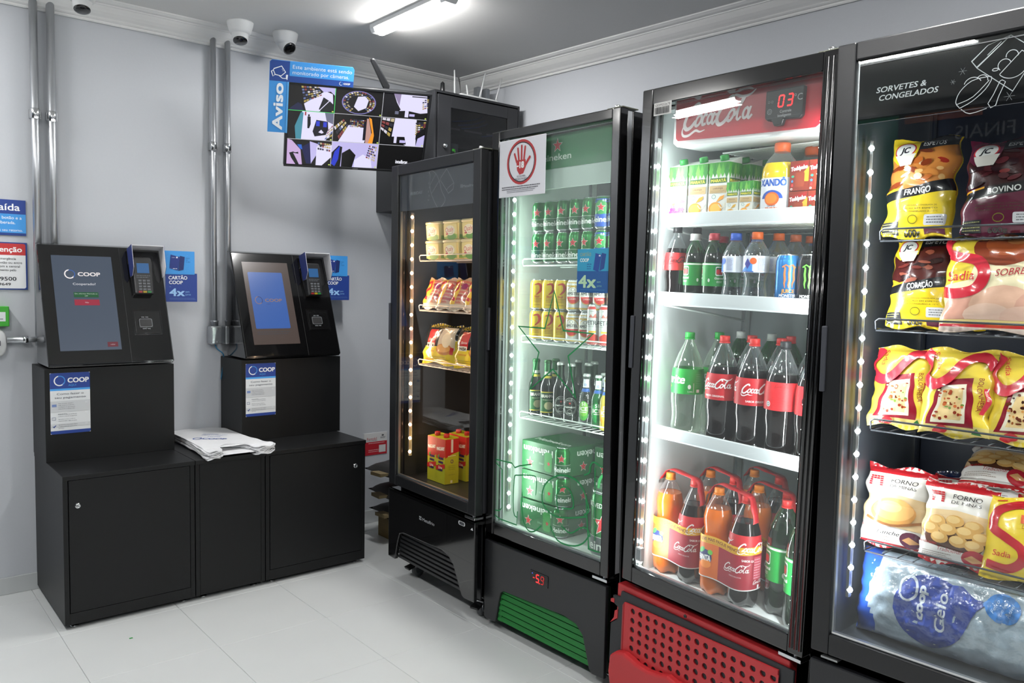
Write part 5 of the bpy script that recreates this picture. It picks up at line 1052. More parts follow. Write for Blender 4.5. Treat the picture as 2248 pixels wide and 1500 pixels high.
def a_gua(a, z0, z1, R):
    a.rect(-PI*R, z0, PI*R, z1, '1f8a3a'); h = z1-z0; a.rect(-PI*R, z1-h*.09, PI*R, z1-h*.03, 'e4ece4')
    for u in (-R*1.2, R*1.1):
        a.rrect(u-R*.42, z0+h*.45, u+R*.42, z0+h*.84, R*.12, 'e8ece8'); a.rrect(u-R*.36, z0+h*.49, u+R*.38, z0+h*.80, R*.1, '12602a'); a.ell(u-R*.16, z0+h*.62, R*.19, h*.12, 'd02a2c', 14); a.ell(u+R*.14, z0+h*.62, R*.19, h*.12, 'c82228', 14)
        a.text('Guaraná', u, z0+h*.30, h*.10, 'eef4ee', w=R*.95, shear=.2, bold=.02); a.lines(u-R*.3, u+R*.3, (z0+h*.2, z0+h*.15), h*.025, 'c8e0c8')
    a.ell(R*.1, z0+h*.25, R*.1, h*.08, 'dfe8df', 10)
def a_water(fill2):
    def f(a, z0, z1, R):
        a.rect(-PI*R, z0, PI*R, z1, 'dbe2ea'); h = z1-z0
        for u in (-R*1.5, R*.9):
            a.poly([(u-R*.9, z0+h*.05), (u+R*.2, z0+h*.05), (u+R*.2, z0+h*.7)], '4a90dc'); a.poly([(u-R*.5, z0+h*.5), (u-R*.2, z0+h*.85), (u+R*.05, z0+h*.5), (u-R*.2, z0+h*.2)], '3a3f9a'); a.ell(u+R*.25, z0+h*.68, R*.26, h*.2, fill2, 16); a.rect(u-R*.9, z0+h*.03, u+R*.3, z0+h*.08, '2a5ab0')
            a.rect(u+R*.6, z0+h*.1, u+R*1.15, z0+h*.9, 'c3cce0'); a.lines(u+R*.63, u+R*1.1, [z0+h*(.15+.08*i) for i in range(9)], h*.03, '7a88b8')
        a.rect(-PI*R, z0, PI*R, z0+h*.02, 'aab8d0')
    return f
def a_mon(bg, claw, t1, t2):
    def f(a):
        for u in (-.055, .012, .08):
            for dx in (-.012, .0, .012): a.line([(u+dx-.003, .125), (u+dx+.002, .118), (u+dx+.001, .10), (u+dx+.003, .085), (u+dx*.9, .070+abs(dx)*.4), (u+dx*.8+.001, .062)], .0055, claw, taper=True)
            a.line([(u-.018, .120), (u-.008, .127), (u, .122), (u+.010, .127), (u+.018, .119)], .003, claw)
            if t1: a.text(t1, u, .048, .0105, 'e8963a', w=.034, bold=.03)
            a.text('MONSTER', u, .036, .0085, 'e8ecef', w=.046, bold=.03); a.text(t2, u, .010, .005, claw if not t1 else 'dfe6ea', w=.03)
    return f
PUTS = []
def rowput(lst, z, shelf):
    for (kd, mk, x, y, rot, nm, where) in lst: put(kd, mk, place(F3, x, y, z, CY+rot), f"{nm} on {shelf}, {where}", f"drinks on {shelf}")
c600 = pet(.245, .037, 'contour', COLAM, PET, .72, '1a1a1c', a_cokes, (.43, .66)); g6w = pet(.217, .0325, 'straight', GUARM, PETG, .74, 'e8eae8', a_gua, (.27, .60), capr=.0165); g6r = pet(.217, .0325, 'straight', GUARM, PETG, .74, 'b8283a', a_gua, (.27, .60), capr=.0165)
wb = pet(.216, .0375, 'water', None, WATER, .7, '3468d8', a_water('2f6ad0'), (.475, .70), capr=.0165, name='water_bottle'); wo = pet(.218, .0375, 'water', None, WATER, .7, 'e0682a', a_water('d8622e'), (.475, .70), capr=.0165, name='water_bottle')
S2 = 'second soda shelf'
rowput([('c600', c600, .072, .115, -.98, 'small red-labelled cola bottle', 'nearest the light strip'), ('c600', c600, .085, .195, 0, 'small red-labelled cola bottle', 'second row by the light strip'),
 ('g6w', g6w, .148, .115, .28, 'small green guarana bottle with white cap', 'front row'), ('g6w', g6w, .16, .19, 0, 'small green guarana bottle with white cap', 'second row'), ('g6r', g6r, .224, .115, -.45, 'small green guarana bottle with red cap', 'front row'), ('g6r', g6r, .135, .27, 0, 'small green guarana bottle with red cap', 'third row'), ('g6r', g6r, .245, .19, 0, 'small green guarana bottle with red cap', 'second row'), ('g6r', g6r, .26, .27, 0, 'small green guarana bottle with red cap', 'third row behind the waters'),
 ('wb', wb, .303, .118, -2.2, 'clear water bottle with blue cap', 'front row'), ('wb', wb, .318, .198, 0, 'clear water bottle with blue cap', 'second row'), ('wb', wb, .335, .48, 0, 'clear water bottle with blue cap', 'far back in shade'),
 ('wo', wo, .379, .118, -1.4, 'clear water bottle with orange cap', 'front row'), ('wo', wo, .395, .200, 0, 'clear water bottle with orange cap', 'second row'), ('wo', wo, .400, .279, 0, 'clear water bottle with orange cap', 'third row'), ('wo', wo, .40, .36, 0, 'clear water bottle with orange cap', 'fourth row')], 1.360, S2)
MB1 = mat('2f7fc4', .25, .5, name='blue_can_paint'); MB2 = mat('101211', .25, .4, name='black_can_paint')
put('mj', can(MB1, a_mon('', 'd8703a', 'JUICE', 'MANGO LOCO'), H=.157, R=.0335, name='energy_drink_can'), place(F3, .490, .115, 1.360, CY-.35), 'tall blue energy drink can with orange claw mark', 'energy drink cans')
put('mg', can(MB2, a_mon('', '58d838', None, 'ENERGY'), H=.157, R=.0335, name='energy_drink_can'), place(F3, .560, .118, 1.360, CY-.55), 'tall black energy drink can with green claw mark', 'energy drink cans')
t = thing('juice_carton', 'slim yellow juice carton between the water bottle and the blue can', 'carton', place(F3, .419, .168, 1.360, .15))
obj('body', MB().box(0, .046, 0, .046, 0, .135, mat('e0c81c', .4)), t, bevel=.002); Art().poly([(.004, .11), (.03, .125), (.042, .118), (.020, .100)], '8aa0a8').lines(.01, .04, (.05, .045), .003, 'b89a1c').build('label_print', t, mapf=lambda u, v, h: (u, -.0005-h, v))
S3 = 'third soda shelf'
c2 = pet(.345, .0515, 'contour', COLAM, PET, .72, 'd8322e', a_coke, (.42, .655), capr=.0155); z2 = pet(.345, .0515, 'contour', COLAM, PET, .72, '2a2b2e', a_zero, (.42, .655), capr=.0155); sp = pet(.345, .0515, 'contour', None, SPR, .72, '22a03c', a_sprite, (.42, .655), capr=.0155); g2 = pet(.345, .0505, 'straight', GUARM, PETG, .74, 'dfe3df', a_gua, (.30, .60), capr=.0155)
g2r = pet(.345, .0505, 'straight', GUARM, PETG, .74, 'c8302e', a_gua, (.30, .60), capr=.0155)
rowput([('sp', sp, .128, .135, -1.15, 'large clear lemon soda bottle', 'front row by the light strip'), ('sp', sp, .155, .25, -.3, 'large clear lemon soda bottle', 'second row'),
 ('c2', c2, .266, .137, -1.6, 'large red-labelled cola bottle', 'front row, nearer the lemon soda'), ('c2', c2, .284, .25, 0, 'large red-labelled cola bottle', 'second row, nearer the lemon soda'), ('c2', c2, .377, .137, -.85, 'large red-labelled cola bottle', 'front row, second from lemon soda'), ('c2', c2, .392, .25, 0, 'large red-labelled cola bottle', 'second row, nearer the hinge'),
 ('z2', z2, .483, .137, .9, 'large black-capped cola bottle', 'front row, showing small print'), ('z2', z2, .50, .25, 0, 'large black-capped cola bottle', 'second row'), ('z2', z2, .590, .130, -.95, 'large black-capped cola bottle', 'front row, half behind the frame'),
 ('g2', g2, .150, .37, 0, 'large green guarana bottle with white cap', 'third row'), ('g2', g2, .262, .385, 0, 'large green guarana bottle with white cap', 'third row, beside its twin'), ('g2r', g2r, .35, .36, 0, 'large bottle with dull red cap', 'third row'), ('g2r', g2r, .42, .46, 0, 'large bottle with dull red cap', 'back row'), ('g2r', g2r, .50, .365, 0, 'large bottle with dull red cap', 'third row near the hinge'), ('g2r', g2r, .597, .335, 0, 'large bottle with dull red cap', 'third row at the frame')], .925, S3)
# juices, cartons on the top soft-drink shelf
def carton(W_, D_, H_, art, capc=None, base='e8ebe6', slope=.022, side=None, name='juice_carton'):
    def mk():
        t = thing(name, 'x', 'carton'); m = mat(base, .4, name='carton_'+base)
        obj('body', MB().prism([(0, 0), (D_, 0), (D_, H_), (0, H_-slope)], 'x', 0, W_, m), t, bevel=.0015)
        if capc: obj('cap', MB().lathe([(.0135, -.002), (.0135, .014), (.012, .017), (0, .017)], mat(capc, .4), 18, M=T(W_*.5, D_*.42, H_-slope*.6) @ Rx(math.atan2(slope, D_))), t)
        a = Art(); art(a, W_, H_-slope); a.build('front_print', t, mapf=lambda u, v, h: (u, -.0004-h, v))
        a = Art(); (side or art)(a, D_, H_-slope); a.build('side_print', t, mapf=lambda u, v, h: (W_+.0004+h, u, v))
        return t
    return mk
def a_mar(fruit, word):
    def f(a, W_, H_):
        a.tf = lambda x, y: (x, H_*.17+y*.83)
        a.rect(0, H_*.80, W_, H_, '3f9a34'); rr = random.Random(4)
        for i in range(5): x = W_*(i+.5)/5; a.poly([(x-W_*.13, H_*.82), (x, H_*(.68+.03*(i % 2))), (x+W_*.13, H_*.82), (x, H_*.995)], ('58b040', '2f8a30', '7ac050')[i % 3]); 
        a.rrect(W_*.06, H_*.60, W_*.94, H_*.695, H_*.012, '2c6a2a'); a.text('MARATÁ', W_/2, H_*.617, H_*.058, 'e8dc4a', w=W_*.76, bold=.05)
        a.rect(W_*.06, H_*.40, W_*.94, H_*.545, 'c9ad7c'); a.text(word, W_/2, H_*.475, H_*.035, '6a4a30', w=W_*.5, bold=.01); a.lines(W_*.12, W_*.88, (H_*.44, H_*.415), H_*.008, '9a8258')
        a.ring(W_*.3, H_*.33, W_*.10, W_*.10, W_*.025, '6a9a94', n=14)
        if fruit == 'g':
            for k in range(11): a.ell(W_*(.16+.15*(k % 5)+.05*(k//5)), H_*(.06+.065*(k//5)), W_*.095, W_*.095, ('b83a8a', 'c858a0', '9a2a78')[k % 3], 12)
            a.poly([(W_*.2, H_*.24), (W_*.42, H_*.26), (W_*.3, H_*.18)], '6ab848'); a.ell(W_*.78, H_*.28, W_*.12, W_*.10, 'c04a90', 12)
        else:
            c1, c2_ = ('eda028', 'f4c050') if fruit == 'o' else ('d8a838', 'c8703a')
            a.ell(W_*.40, H_*.10, W_*.34, W_*.33, c1, 20); a.ell(W_*.40, H_*.10, W_*.26, W_*.25, c2_, 18); a.poly([(W_*.42, H_*.22), (W_*.78, H_*.28), (W_*.86, H_*.36), (W_*.62, H_*.33)], c1); a.line([(W_*.55, H_*.18), (W_*.75, H_*.10), (W_*.9, H_*.2)], W_*.05, 'e4dcc4', smooth=3)
            a.tf = None
    return f
S1z = 1.609
mo = carton(.071, .066, .208, a_mar('o', 'LARANJA'), '2f9a44'); mg = carton(.071, .066, .208, a_mar('g', 'UVA'), '2f9a44')
put('mg_', mg, place(F3, .050, .088, S1z, .06), 'tall green-topped grape juice carton nearest the light strip', 'juice cartons'); put('mo', mo, place(F3, .131, .088, S1z, .06), 'tall green-topped orange juice carton, middle of the front three', 'juice cartons')
put('mo', mo, place(F3, .210, .090, S1z, .05), 'tall green-topped orange juice carton, third of the front three', 'juice cartons'); put('mo', mo, place(F3, .222, .175, S1z, .05), 'tall green-topped juice carton standing in shade behind the third', 'juice cartons'); put('mo', mo, place(F3, .232, .26, S1z, .05), 'tall green-topped juice carton furthest back in shade', 'juice cartons')
put('ms1', carton(.043, .038, .128, a_mar('m', 'MANGA'), slope=.006), place(F3, .283, .085, S1z, .04), 'small mango juice carton beside the tall ones', 'small juice cartons'); put('ms2', carton(.046, .04, .128, a_mar('o', 'LARANJA'), slope=.006), place(F3, .331, .085, S1z, .04), 'small orange juice carton beside the round juice bottle', 'small juice cartons')
def jbottle():
    t = thing('juice_bottle', 'x', 'bottle'); R = .0485; H = .226
    JU = mat('e2c01e', .2, coat=.6, name='orange_juice')
    pr = [(R*.9, 0), (R, .006), (R, H*.60), (R*.95, H*.68), (R*.72, H*.79), (R*.46, H*.86), (R*.42, H*.88), (R*.42, H*.91)]
    L = [(p[0], p[1], JU if p[1] < H*.74 else PET) for p in pr[:5]]; L.insert(4, (R*.83, H*.74, PET)); L += [(p[0], p[1], PET) for p in pr[5:]]
    obj('body', MB().lathe(L, JU, 28, sq=2.9), t); obj('liquid_surface', MB().lathe([(0, H*.739), (R*.80, H*.739)], JU, 20, cap=False), t)
    obj('cap', MB().lathe([(.0225, H*.885), (.0225, H*.98), (.021, H), (0, H)], mat('e0642c', .4), 24), t)
    a = Art(); a.tf = lambda x, y: (x, .034+(y-.012)*.93)
    a.rect(-PI*R, .012, PI*R, H*.48, 'dfe3ea')
    u = 0; a.text('XANDÔ', u, H*.37, .021, '2458b0', w=.074, bold=.05); a.poly([(u-.03, H*.20)]+[(u+.03*math.cos(t), H*.20+.026*math.sin(t)) for t in [PI-PI*i/10 for i in range(11)]], '2c54b0'); a.ell(u, H*.195, .021, .021, 'd8662a', 18); a.ell(u-.002, H*.20, .017, .016, 'e88a34', 14); a.text('Laranja', u, H*.095, .006, '3a3a5a'); a.lines(u-.018, u+.018, (.016,), .003, 'c87a5a'); a.text('100% SUCO', u, .0125+.001, .003, 'b85a3a')
    a.rect(.052, .016, .066, .038, 'c8ccd2'); a.lines(.053, .065, [.018+.0035*i for i in range(6)], .0015, '3a3a44')
    def mp(u, v, h):
        an = u/R; ca, sa = math.cos(an-PI/2), math.sin(an-PI/2); f = (abs(ca)**2.9+abs(sa)**2.9)**(-1/2.9); return ((R+h+.0006)*ca*f, (R+h+.0006)*sa*f, v)
    a.build('label_print', t, mapf=mp, cu=.006)
    return t
put('jb', jbottle, place(F3, .442, .125, S1z, .14), 'round-shouldered orange juice bottle with orange cap and white label', 'orange juice bottles'); put('jb', jbottle, place(F3, .468, .235, S1z, .2), 'orange juice bottle with orange cap, second in line behind the drink boxes', 'orange juice bottles'); put('jb', jbottle, place(F3, .53, .33, S1z, .2), 'orange juice bottle with orange cap, last in line behind the drink boxes', 'orange juice bottles')
def a_tod(a, W_, H_):
    a.rect(0, 0, W_, H_, '7a2c1c'); a.poly([(W_*.62, H_*.55), (W_, H_*.8), (W_, H_*.3), (W_*.7, H_*.3)], 'd8902c'); a.rrect(W_*.30, H_*.12, W_*.78, H_*.62, W_*.08, '8a3a22'); a.poly([(W_*.1, H_*.62), (W_*.9, H_*.78), (W_*.95, H_*.97), (W_*.1, H_*.84)], '8e1c1c')
    a.text('Toddynho', W_*.5, H_*.70, H_*.14, 'f0e6e0', w=W_*.86, bold=.05, rot=.13, shear=.15); a.ell(W_*.16, H_*.48, W_*.08, W_*.06, '3a9a7a', 12); a.star(W_*.14, H_*.32, W_*.09, '3a88d0'); a.rect(W_*.1, H_*.14, W_*.2, H_*.24, 'c03a3a'); a.ring(W_*.12, H_*.06, W_*.05, W_*.04, W_*.02, 'e8e0e0', n=8)
td = carton(.058, .040, .0825, a_tod, base='7a2c1c', slope=.001, name='drink_box')
for i, (x, z) in enumerate(((.497, 0), (.557, 0), (.497, .0835), (.557, .0835))): put('td', td, place(F3, x, .088, S1z+z, .03), f"small brown chocolate drink box, {('lower' if z == 0 else 'upper')} one {('beside the juice bottle', 'against the door frame')[i % 2]}", 'chocolate drink boxes')
# twin bottle bundles on the fridge floor
fan = pet(.338, .0465, 'curvy', ORM, PET, .80, 'f08a24', None, (0, 0), capr=.0155); ck = pet(.338, .0485, 'contour', COLAM, PET, .76, 'd8322e', a_coke, (.40, .66), capr=.0155)
def combo():
    t = thing('bottle_bundle', 'x', 'bottle bundle')
    for mk, x, r in ((fan, 0, 0), (ck, .108, CY-.6)):
        c = mk(); c.matrix_world = Matrix(); b = [o for o in c.children if o.name.startswith('body')][0]
        kids = list(c.children); b.name = 'bottle'
        for o in kids: o.parent = t; o.matrix_local = T(x, 0, 0) @ Rz(r)
        for o in kids:
            if o is not b and not o.name.startswith('label'): o.parent = b; o.matrix_local = Matrix()
            elif o is not b: o.parent = b; o.matrix_local = Matrix()
        bpy.data.objects.remove(c)
    # shrink sleeve: stadium outline around both bottles; s = arc length from the outer end
    x0, x1, R = 0, .108, .0502; P = []
    for k in range(13): a_ = PI+PI/2*0+PI/2-PI*k/12; P.append((x0+R*math.cos(PI/2+PI*k/12)*1, R*math.sin(PI/2+PI*k/12)))
    P += [(x0+(x1-x0)*k/8, -R) for k in range(1, 8)]
    for k in range(13): P.append((x1+R*math.cos(-PI/2+PI*k/12), R*math.sin(-PI/2+PI*k/12)))
    P += [(x1-(x1-x0)*k/8, R) for k in range(1, 9)]
    S = [0]
    for i in range(1, len(P)): S.append(S[-1]+math.hypot(P[i][0]-P[i-1][0], P[i][1]-P[i-1][1]))
    def at(s_):
        s_ = max(0, min(S[-1]-1e-6, s_))
        for i in range(1, len(P)):
            if s_ <= S[i]: f = (s_-S[i-1])/(S[i]-S[i-1]); dx, dy = P[i][0]-P[i-1][0], P[i][1]-P[i-1][1]; L = math.hypot(dx, dy); return P[i-1][0]+dx*f, P[i-1][1]+dy*f, dy/L, -dx/L
    front0 = S[12]           # arc position where the straight front starts
    zl, zh = .060, .190
    a = Art(); tot = S[-1]; mid = front0+.052
    a.rect(0, zl, mid, zh-.024, 'd8691f'); a.rect(mid, zl, tot, zh-.024, '9c1c30'); a.rect(0, zh-.024, tot, zh, 'e0ac22'); a.rect(0, zl-.003, tot, zl, 'e6e6e6')
    a.text('LEVE MAIS PAGUE MENOS', front0+.052, zh-.0165, .0105, '8a4a1c', w=.150, bold=.03); a.lines(front0+.0, front0+.12, (zh-.0215,), .002, 'b07a20')
    u = front0-.005; a.ell(u, zl+.060, .031, .026, '24306a', 20); a.ell(u-.012, zl+.082, .015, .008, '3fae4c', 12, rot=.5); a.ell(u+.024, zl+.078, .010, .008, '6ac048', 12); a.ell(u+.006, zl+.040, .024, .014, 'f08a30', 14); a.text('FANTA', u, zl+.050, .018, 'f0f0f0', w=.052, bold=.07)
    cola(a, front0+.075, zl+.050, .082, 'e8dcdc', sh=.22, bold=.9); a.text('SABOR ORIGINAL', front0+.116, zl+.036, .0045, 'd8c0c4', w=.04)
    ub = front0+.19; a.rect(ub-.02, zl+.03, ub+.01, zl+.10, 'b84858'); a.lines(ub-.018, ub+.008, [zl+.035+.008*i for i in range(8)], .002, 'e0b8c0'); cola(a, ub-.02, zl+.018, .034, 'e8e0e0', sh=.2); a.rect(ub-.005, zl+.002, ub+.002, zl+.014, 'e8e0e0')
    a.build('sleeve_print', t, mapf=lambda u, v, h: ((lambda q: (q[0]+q[2]*(h+.0006), q[1]+q[3]*(h+.0006), v+.003*math.sin(u*40)))(at(u))) , cu=.012, cv=.04)
    # carrying strap from cap to cap and down over the shoulder
    RS = mat('c02028', .35, bump=.3, scale=60, name='red_strap'); b = MB(); pts = catmull([(-.05, .0, .262), (-.036, 0, .305), (-.012, .0, .338), (.02, .0, .345), (.075, 0, .338), (.118, .0, .332), (.142, -.01, .305), (.160, -.02, .262)], 5)
    mi = b.mi(RS); mi2 = b.mi(FILM); V = []
    for i, p in enumerate(pts): V.append([b.bm.verts.new((p.x, p.y-.013+.003*math.sin(i), p.z+.002)), b.bm.verts.new((p.x, p.y+.013, p.z+.005))])
    for i in range(len(V)-1): b._f([V[i][0], V[i+1][0], V[i+1][1], V[i][1]], mi if 5 <= i else mi2, True)
    so = obj('carry_strap', b, t); so.modifiers.new('thickness', 'SOLIDIFY').thickness = .0008
    return t
ZF = .457
bw = ['in front by the light strip', 'in front, nearer the hinge', 'in the second row behind the first bundle', 'in the second row behind the nearer bundle', 'furthest back under the shelf']
for i, (x, y, r) in enumerate(((.076, .135, -.03), (.286, .125, -.04), (.125, .28, -.1), (.335, .26, -.05), (.20, .42, -.1))): put('combo', combo, place(F3, x, y, ZF, r), f"wrapped pair of orange soda and cola bottles, {bw[i]}", 'orange and cola bundles')
rowput([('g2r', g2r, .502, .165, -.15, 'large green guarana bottle with red cap', 'beside the wrapped pair'), ('g2r', g2r, .597, .118, -.3, 'large green guarana bottle with red cap', 'at the frame, half hidden'), ('g2r', g2r, .550, .305, 0, 'large green guarana bottle with red cap', 'second row')], ZF, 'soda fridge floor')
# ================================================================== BAGS AND PACKS
from mathutils import noise as _ns
def bilin(S, c, off):
    K = {}
    def g(i, j):
        if (i, j) not in K: K[i, j] = S(i*c, j*c)
        return K[i, j]
    def f(x, z, h):
        u, v = x/c, z/c; i, j = math.floor(u+1e-6), math.floor(v+1e-6); a_, b_ = u-i, v-j
        p = g(i, j)*(1-a_)*(1-b_)+g(i+1, j)*a_*(1-b_)+g(i, j+1)*(1-a_)*b_+g(i+1, j+1)*a_*b_
        return (p.x, p.y-h-off, p.z)
    return f
def pillow(name, cat, W_, H_, th, base, art, crimp=True, wr=.004, seed=0, backc=None, flat=.5, seams=.035, gloss='G'):
    """sealed film bag: x 0..W, z 0..H, front towards -Y"""
    def mk():
        t = thing(name, 'x', cat)
        def prof(u, v):
            e = .055
            vv = max(0, min(1, (v-seams)/(1-2*seams)))
            a_ = max(0, 1-abs(2*u-1)**2.6)**.55; b_ = max(0, 1-abs(2*vv-1)**2.8)**.6
            return a_*b_
        def S(u, v, sgn=1):
            x = u*W_; z = v*H_; p = prof(u, v)
            n = _ns.noise(Vector((x*22+seed*3.1, z*22, seed*1.7)))+.22*_ns.noise(Vector((x*50+seed, z*50, 3.3)))
            pinch = .03*W_*(1-abs(2*v-1)**2)*(2*u-1)*-1*.5
            cr = .0012*math.sin(u*W_*900)*(1 if v < seams or v > 1-seams else 0)
            edge = .006*_ns.noise(Vector((v*6, seed, u*2)))
            return Vector((x+pinch+edge*(2*u-1)*2, sgn*(-th*p*(.62 if sgn > 0 else .38))+sgn*wr*-n*min(1, p*1.6+.15)+cr, z+(.006*math.sin(u*9+seed) if v > .98 or v < .02 else 0)*(1)))
        m = MB(); m.grid(lambda u, v: S(u, v, 1), 22, 26, base); m.grid(lambda u, v: S(u, v, -1), 14, 16, backc or base)
        obj('body', m, t)
        a = Art(); art(a, W_, H_)
        a.build('label_print', t, mapf=bilin(lambda x, z: S(max(0, min(1, x/W_)), max(0, min(1, z/H_))), .005, .0011), cu=.005, cv=.005, eps=.00017)
        return t
    return mk
def nrm(a, W_, H_): a.tf = lambda x, y: (x*W_, y*H_); return a
def ntext(a, s, x, y, h, c, w=None, al='c', bold=0, shear=0, rot=0, W_=1, H_=1):
    o = a.tf; a.tf = None; a.text(s, x*W_, y*H_, h*H_, c, w=w*W_ if w else None, al=al, bold=bold, shear=shear, rot=rot); a.tf = o
G = lambda c: 'G'+c
def sadia(a, x, y, h, W_, H_, rot=0, c='c01c2c', w=.24): ntext(a, 'Sadia', x, y, h, G(c), w=w, bold=.01, shear=.1, rot=rot, W_=W_, H_=H_)
def a_esp(word, meat, main, dark=False):
    def f(a, W_, H_):
        nrm(a, W_, H_); Y, K_ = G('e0c42a') if not dark else G('5a1c34'), G('16161a')
        a.rect(0, 0, 1, 1, Y); a.poly([(0, .52), (.04, .88), (.4, .95), (1, .97), (1, .40), (.5, .36)], G(meat[0])); rr = random.Random(len(word))
        for i in range(26): x, y = rr.uniform(.05, .95), rr.uniform(.42, .86); a.ell(x, y, rr.uniform(.05, .13), rr.uniform(.015, .035), G(rr.choice(meat)), 9, rot=rr.uniform(-.3, .3))
        a.poly([(0, .9), (0, 1), (.45, 1), (.4, .78), (.12, .72), (.02, .8)], Y); a.poly([(.42, .86), (.42, .99), (1, .995), (1, .9)], K_); ntext(a, 'ESPETOS', .64, .905, .055, G('c8c8c4'), w=.34, bold=.02, W_=W_, H_=H_)
        a.ell(.22, .87, .165, .085, G('c03038'), 20); a.ell(.22, .87, .145, .074, G('dcdcd8'), 20); ntext(a, 'JC', .22, .84, .062, G('2a2a30'), w=.14, bold=.05, shear=.2, W_=W_, H_=H_); a.poly([(.08, .82), (.4, .82), (.34, .70), (.16, .70)], G('d0ccc4'))
        a.poly([(0, .33), (0, .42), (1, .56), (1, .44)], K_); ntext(a, word, .50, .405, .062, G('dcdcd8'), w=.38, bold=.02, rot=.10, W_=W_, H_=H_); a.poly([(0, .42), (.25, .455), (.25, .475), (0, .44)], G('d89a2a'))
        a.poly([(0, 0), (1, 0), (1, .44), (0, .33)], Y)
        for i, z in enumerate((.285, .255, .225)): ntext(a, ('CARNE TEMPERADA CONGELADA DE', word+' SEM OSSO EM ESPETO', 'INGREDIENTES: CARNE, ÁGUA, SAL'), .5, z, .013, G('4a4a30'), w=.66, W_=W_, H_=H_) if 0 else ntext(a, ('CARNE TEMPERADA CONGELADA DE', word+' EM ESPETO', 'MANTER CONGELADO A -12°C')[i], .5, z, .014, G('4a4a30'), w=.62, W_=W_, H_=H_)
        a.ring(.46, .155, .065, .04, .008, G('7a7a30'), n=14); a.rrect(.62, .10, .93, .20, .02, G('cfcfd2')); a.lines(.66, .9, (.12, .145, .17), .01, '6a6a6e'); a.rect(.02, .02, .26, .14, G('2c2c30')); a.lines(.03, .25, (.04, .065, .09, .115), .008, '9a9a60'); ntext(a, '600g', .45, .02, .045, G('2a2a24'), w=.22, bold=.03, W_=W_, H_=H_); a.rect(.63, .015, .93, .07, G('5a1c34')); a.tf = None
    return f
def a_lasa(word, meat=False):
    def f(a, W_, H_):
        nrm(a, W_, H_); a.rect(0, 0, 1, 1, G('e6cc48')); a.rect(.0, .0, 1, .12, G('dcc878')); RB = G('c42a3c')
        a.poly([(.1, .10), (.28, .60), (.72, .66), (.80, .10)], G('8a1c2c')); a.poly([(.18, .12), (.32, .54), (.66, .58), (.68, .14)], G('e8e0c8')); a.poly([(.24, .16), (.36, .50), (.62, .53), (.62, .17)], G('e6c890'))
        rr = random.Random(len(word)+3)
        for i in range(34): a.ell(rr.uniform(.24, .63), rr.uniform(.17, .52), rr.uniform(.012, .035), rr.uniform(.008, .02), G(rr.choice(('a84a2a', 'c86a3a', '8a3420', 'f0dca8', '6a8a3a', '7a3018') if not meat else ('6a3018', '8a4a22', '5a2412', 'c88a4a', '3a1a10'))), 8)
        a.line([(.10, .96), (.00, .74), (.06, .60), (.22, .55), (.40, .64), (.55, .80), (.70, .90), (.88, .90), (1.0, .80)], .125*W_/W_, RB, smooth=5)
        sadia(a, .155, .83, .055, W_, H_, rot=-1.42, w=.30)
        ntext(a, word, .80, .66, .05, G('8a1c2c'), w=.50, al='l', rot=-1.5, W_=W_, H_=H_) ; a.rect(.90, .26, .96, .55, G('c42a3c')); ntext(a, 'lasanha', .912, .52, .028, G('f0e0c8'), al='l', rot=-1.57, W_=W_, H_=H_)
        a.ell(.35, .06, .09, .04, G('b81e28'), 12); a.ell(.28, .03, .07, .03, G('c83038'), 12); a.ell(.55, .05, .05, .02, G('e8d8a0'), 8); a.poly([(.85, .10), (.92, .03), (.78, .04)], G('2c6a34')); a.tf = None
    return f
def a_thigh(a, W_, H_):
    nrm(a, W_, H_); a.rect(0, 0, 1, 1, G('e6d9b4')); a.poly([(0, .45), (0, 1), (.35, 1), (.25, .5)], G('e8cc40')); a.ell(.50, .86, .26, .22, G('8a3c22'), 22); a.ell(.54, .90, .20, .15, G('a8552e'), 18); a.ell(.6, .94, .1, .06, G('c07a44'), 12); a.poly([(.7, 1), (1, 1), (1, .86)], G('8a3c22'))
    for x, y, rx, ry, c in ((.25, .20, .24, .17, 'd8a08c'), (.55, .24, .28, .20, 'e0b49c'), (.85, .22, .22, .18, 'd4a490'), (.42, .14, .2, .12, 'e8c4b0'), (.72, .12, .2, .12, 'e4bca8'), (.9, .38, .16, .12, '7a3a40')): a.ell(x, y, rx, ry, G(c), 16)
    a.line([(.04, .99), (.0, .84), (.10, .76), (.30, .70), (.38, .56), (.30, .40), (.12, .36), (.0, .40)], .105, G('c8283a'), smooth=5); sadia(a, .17, .50, .10, W_, H_, w=.25); ntext(a, 'SOBRECOXAS', .72, .56, .075, G('a02030'), w=.50, shear=.3, rot=.12, W_=W_, H_=H_)
    a.rect(0, .06, 1, .10, G('ead28a')); a.rect(0, .035, 1, .06, G('c8283a')); a.rect(0, 0, 1, .035, G('e0ccc0')); ntext(a, 'PESO LÍQ. 1kg', .92, .17, .03, G('5a4a44'), w=.2, W_=W_, H_=H_); a.tf = None
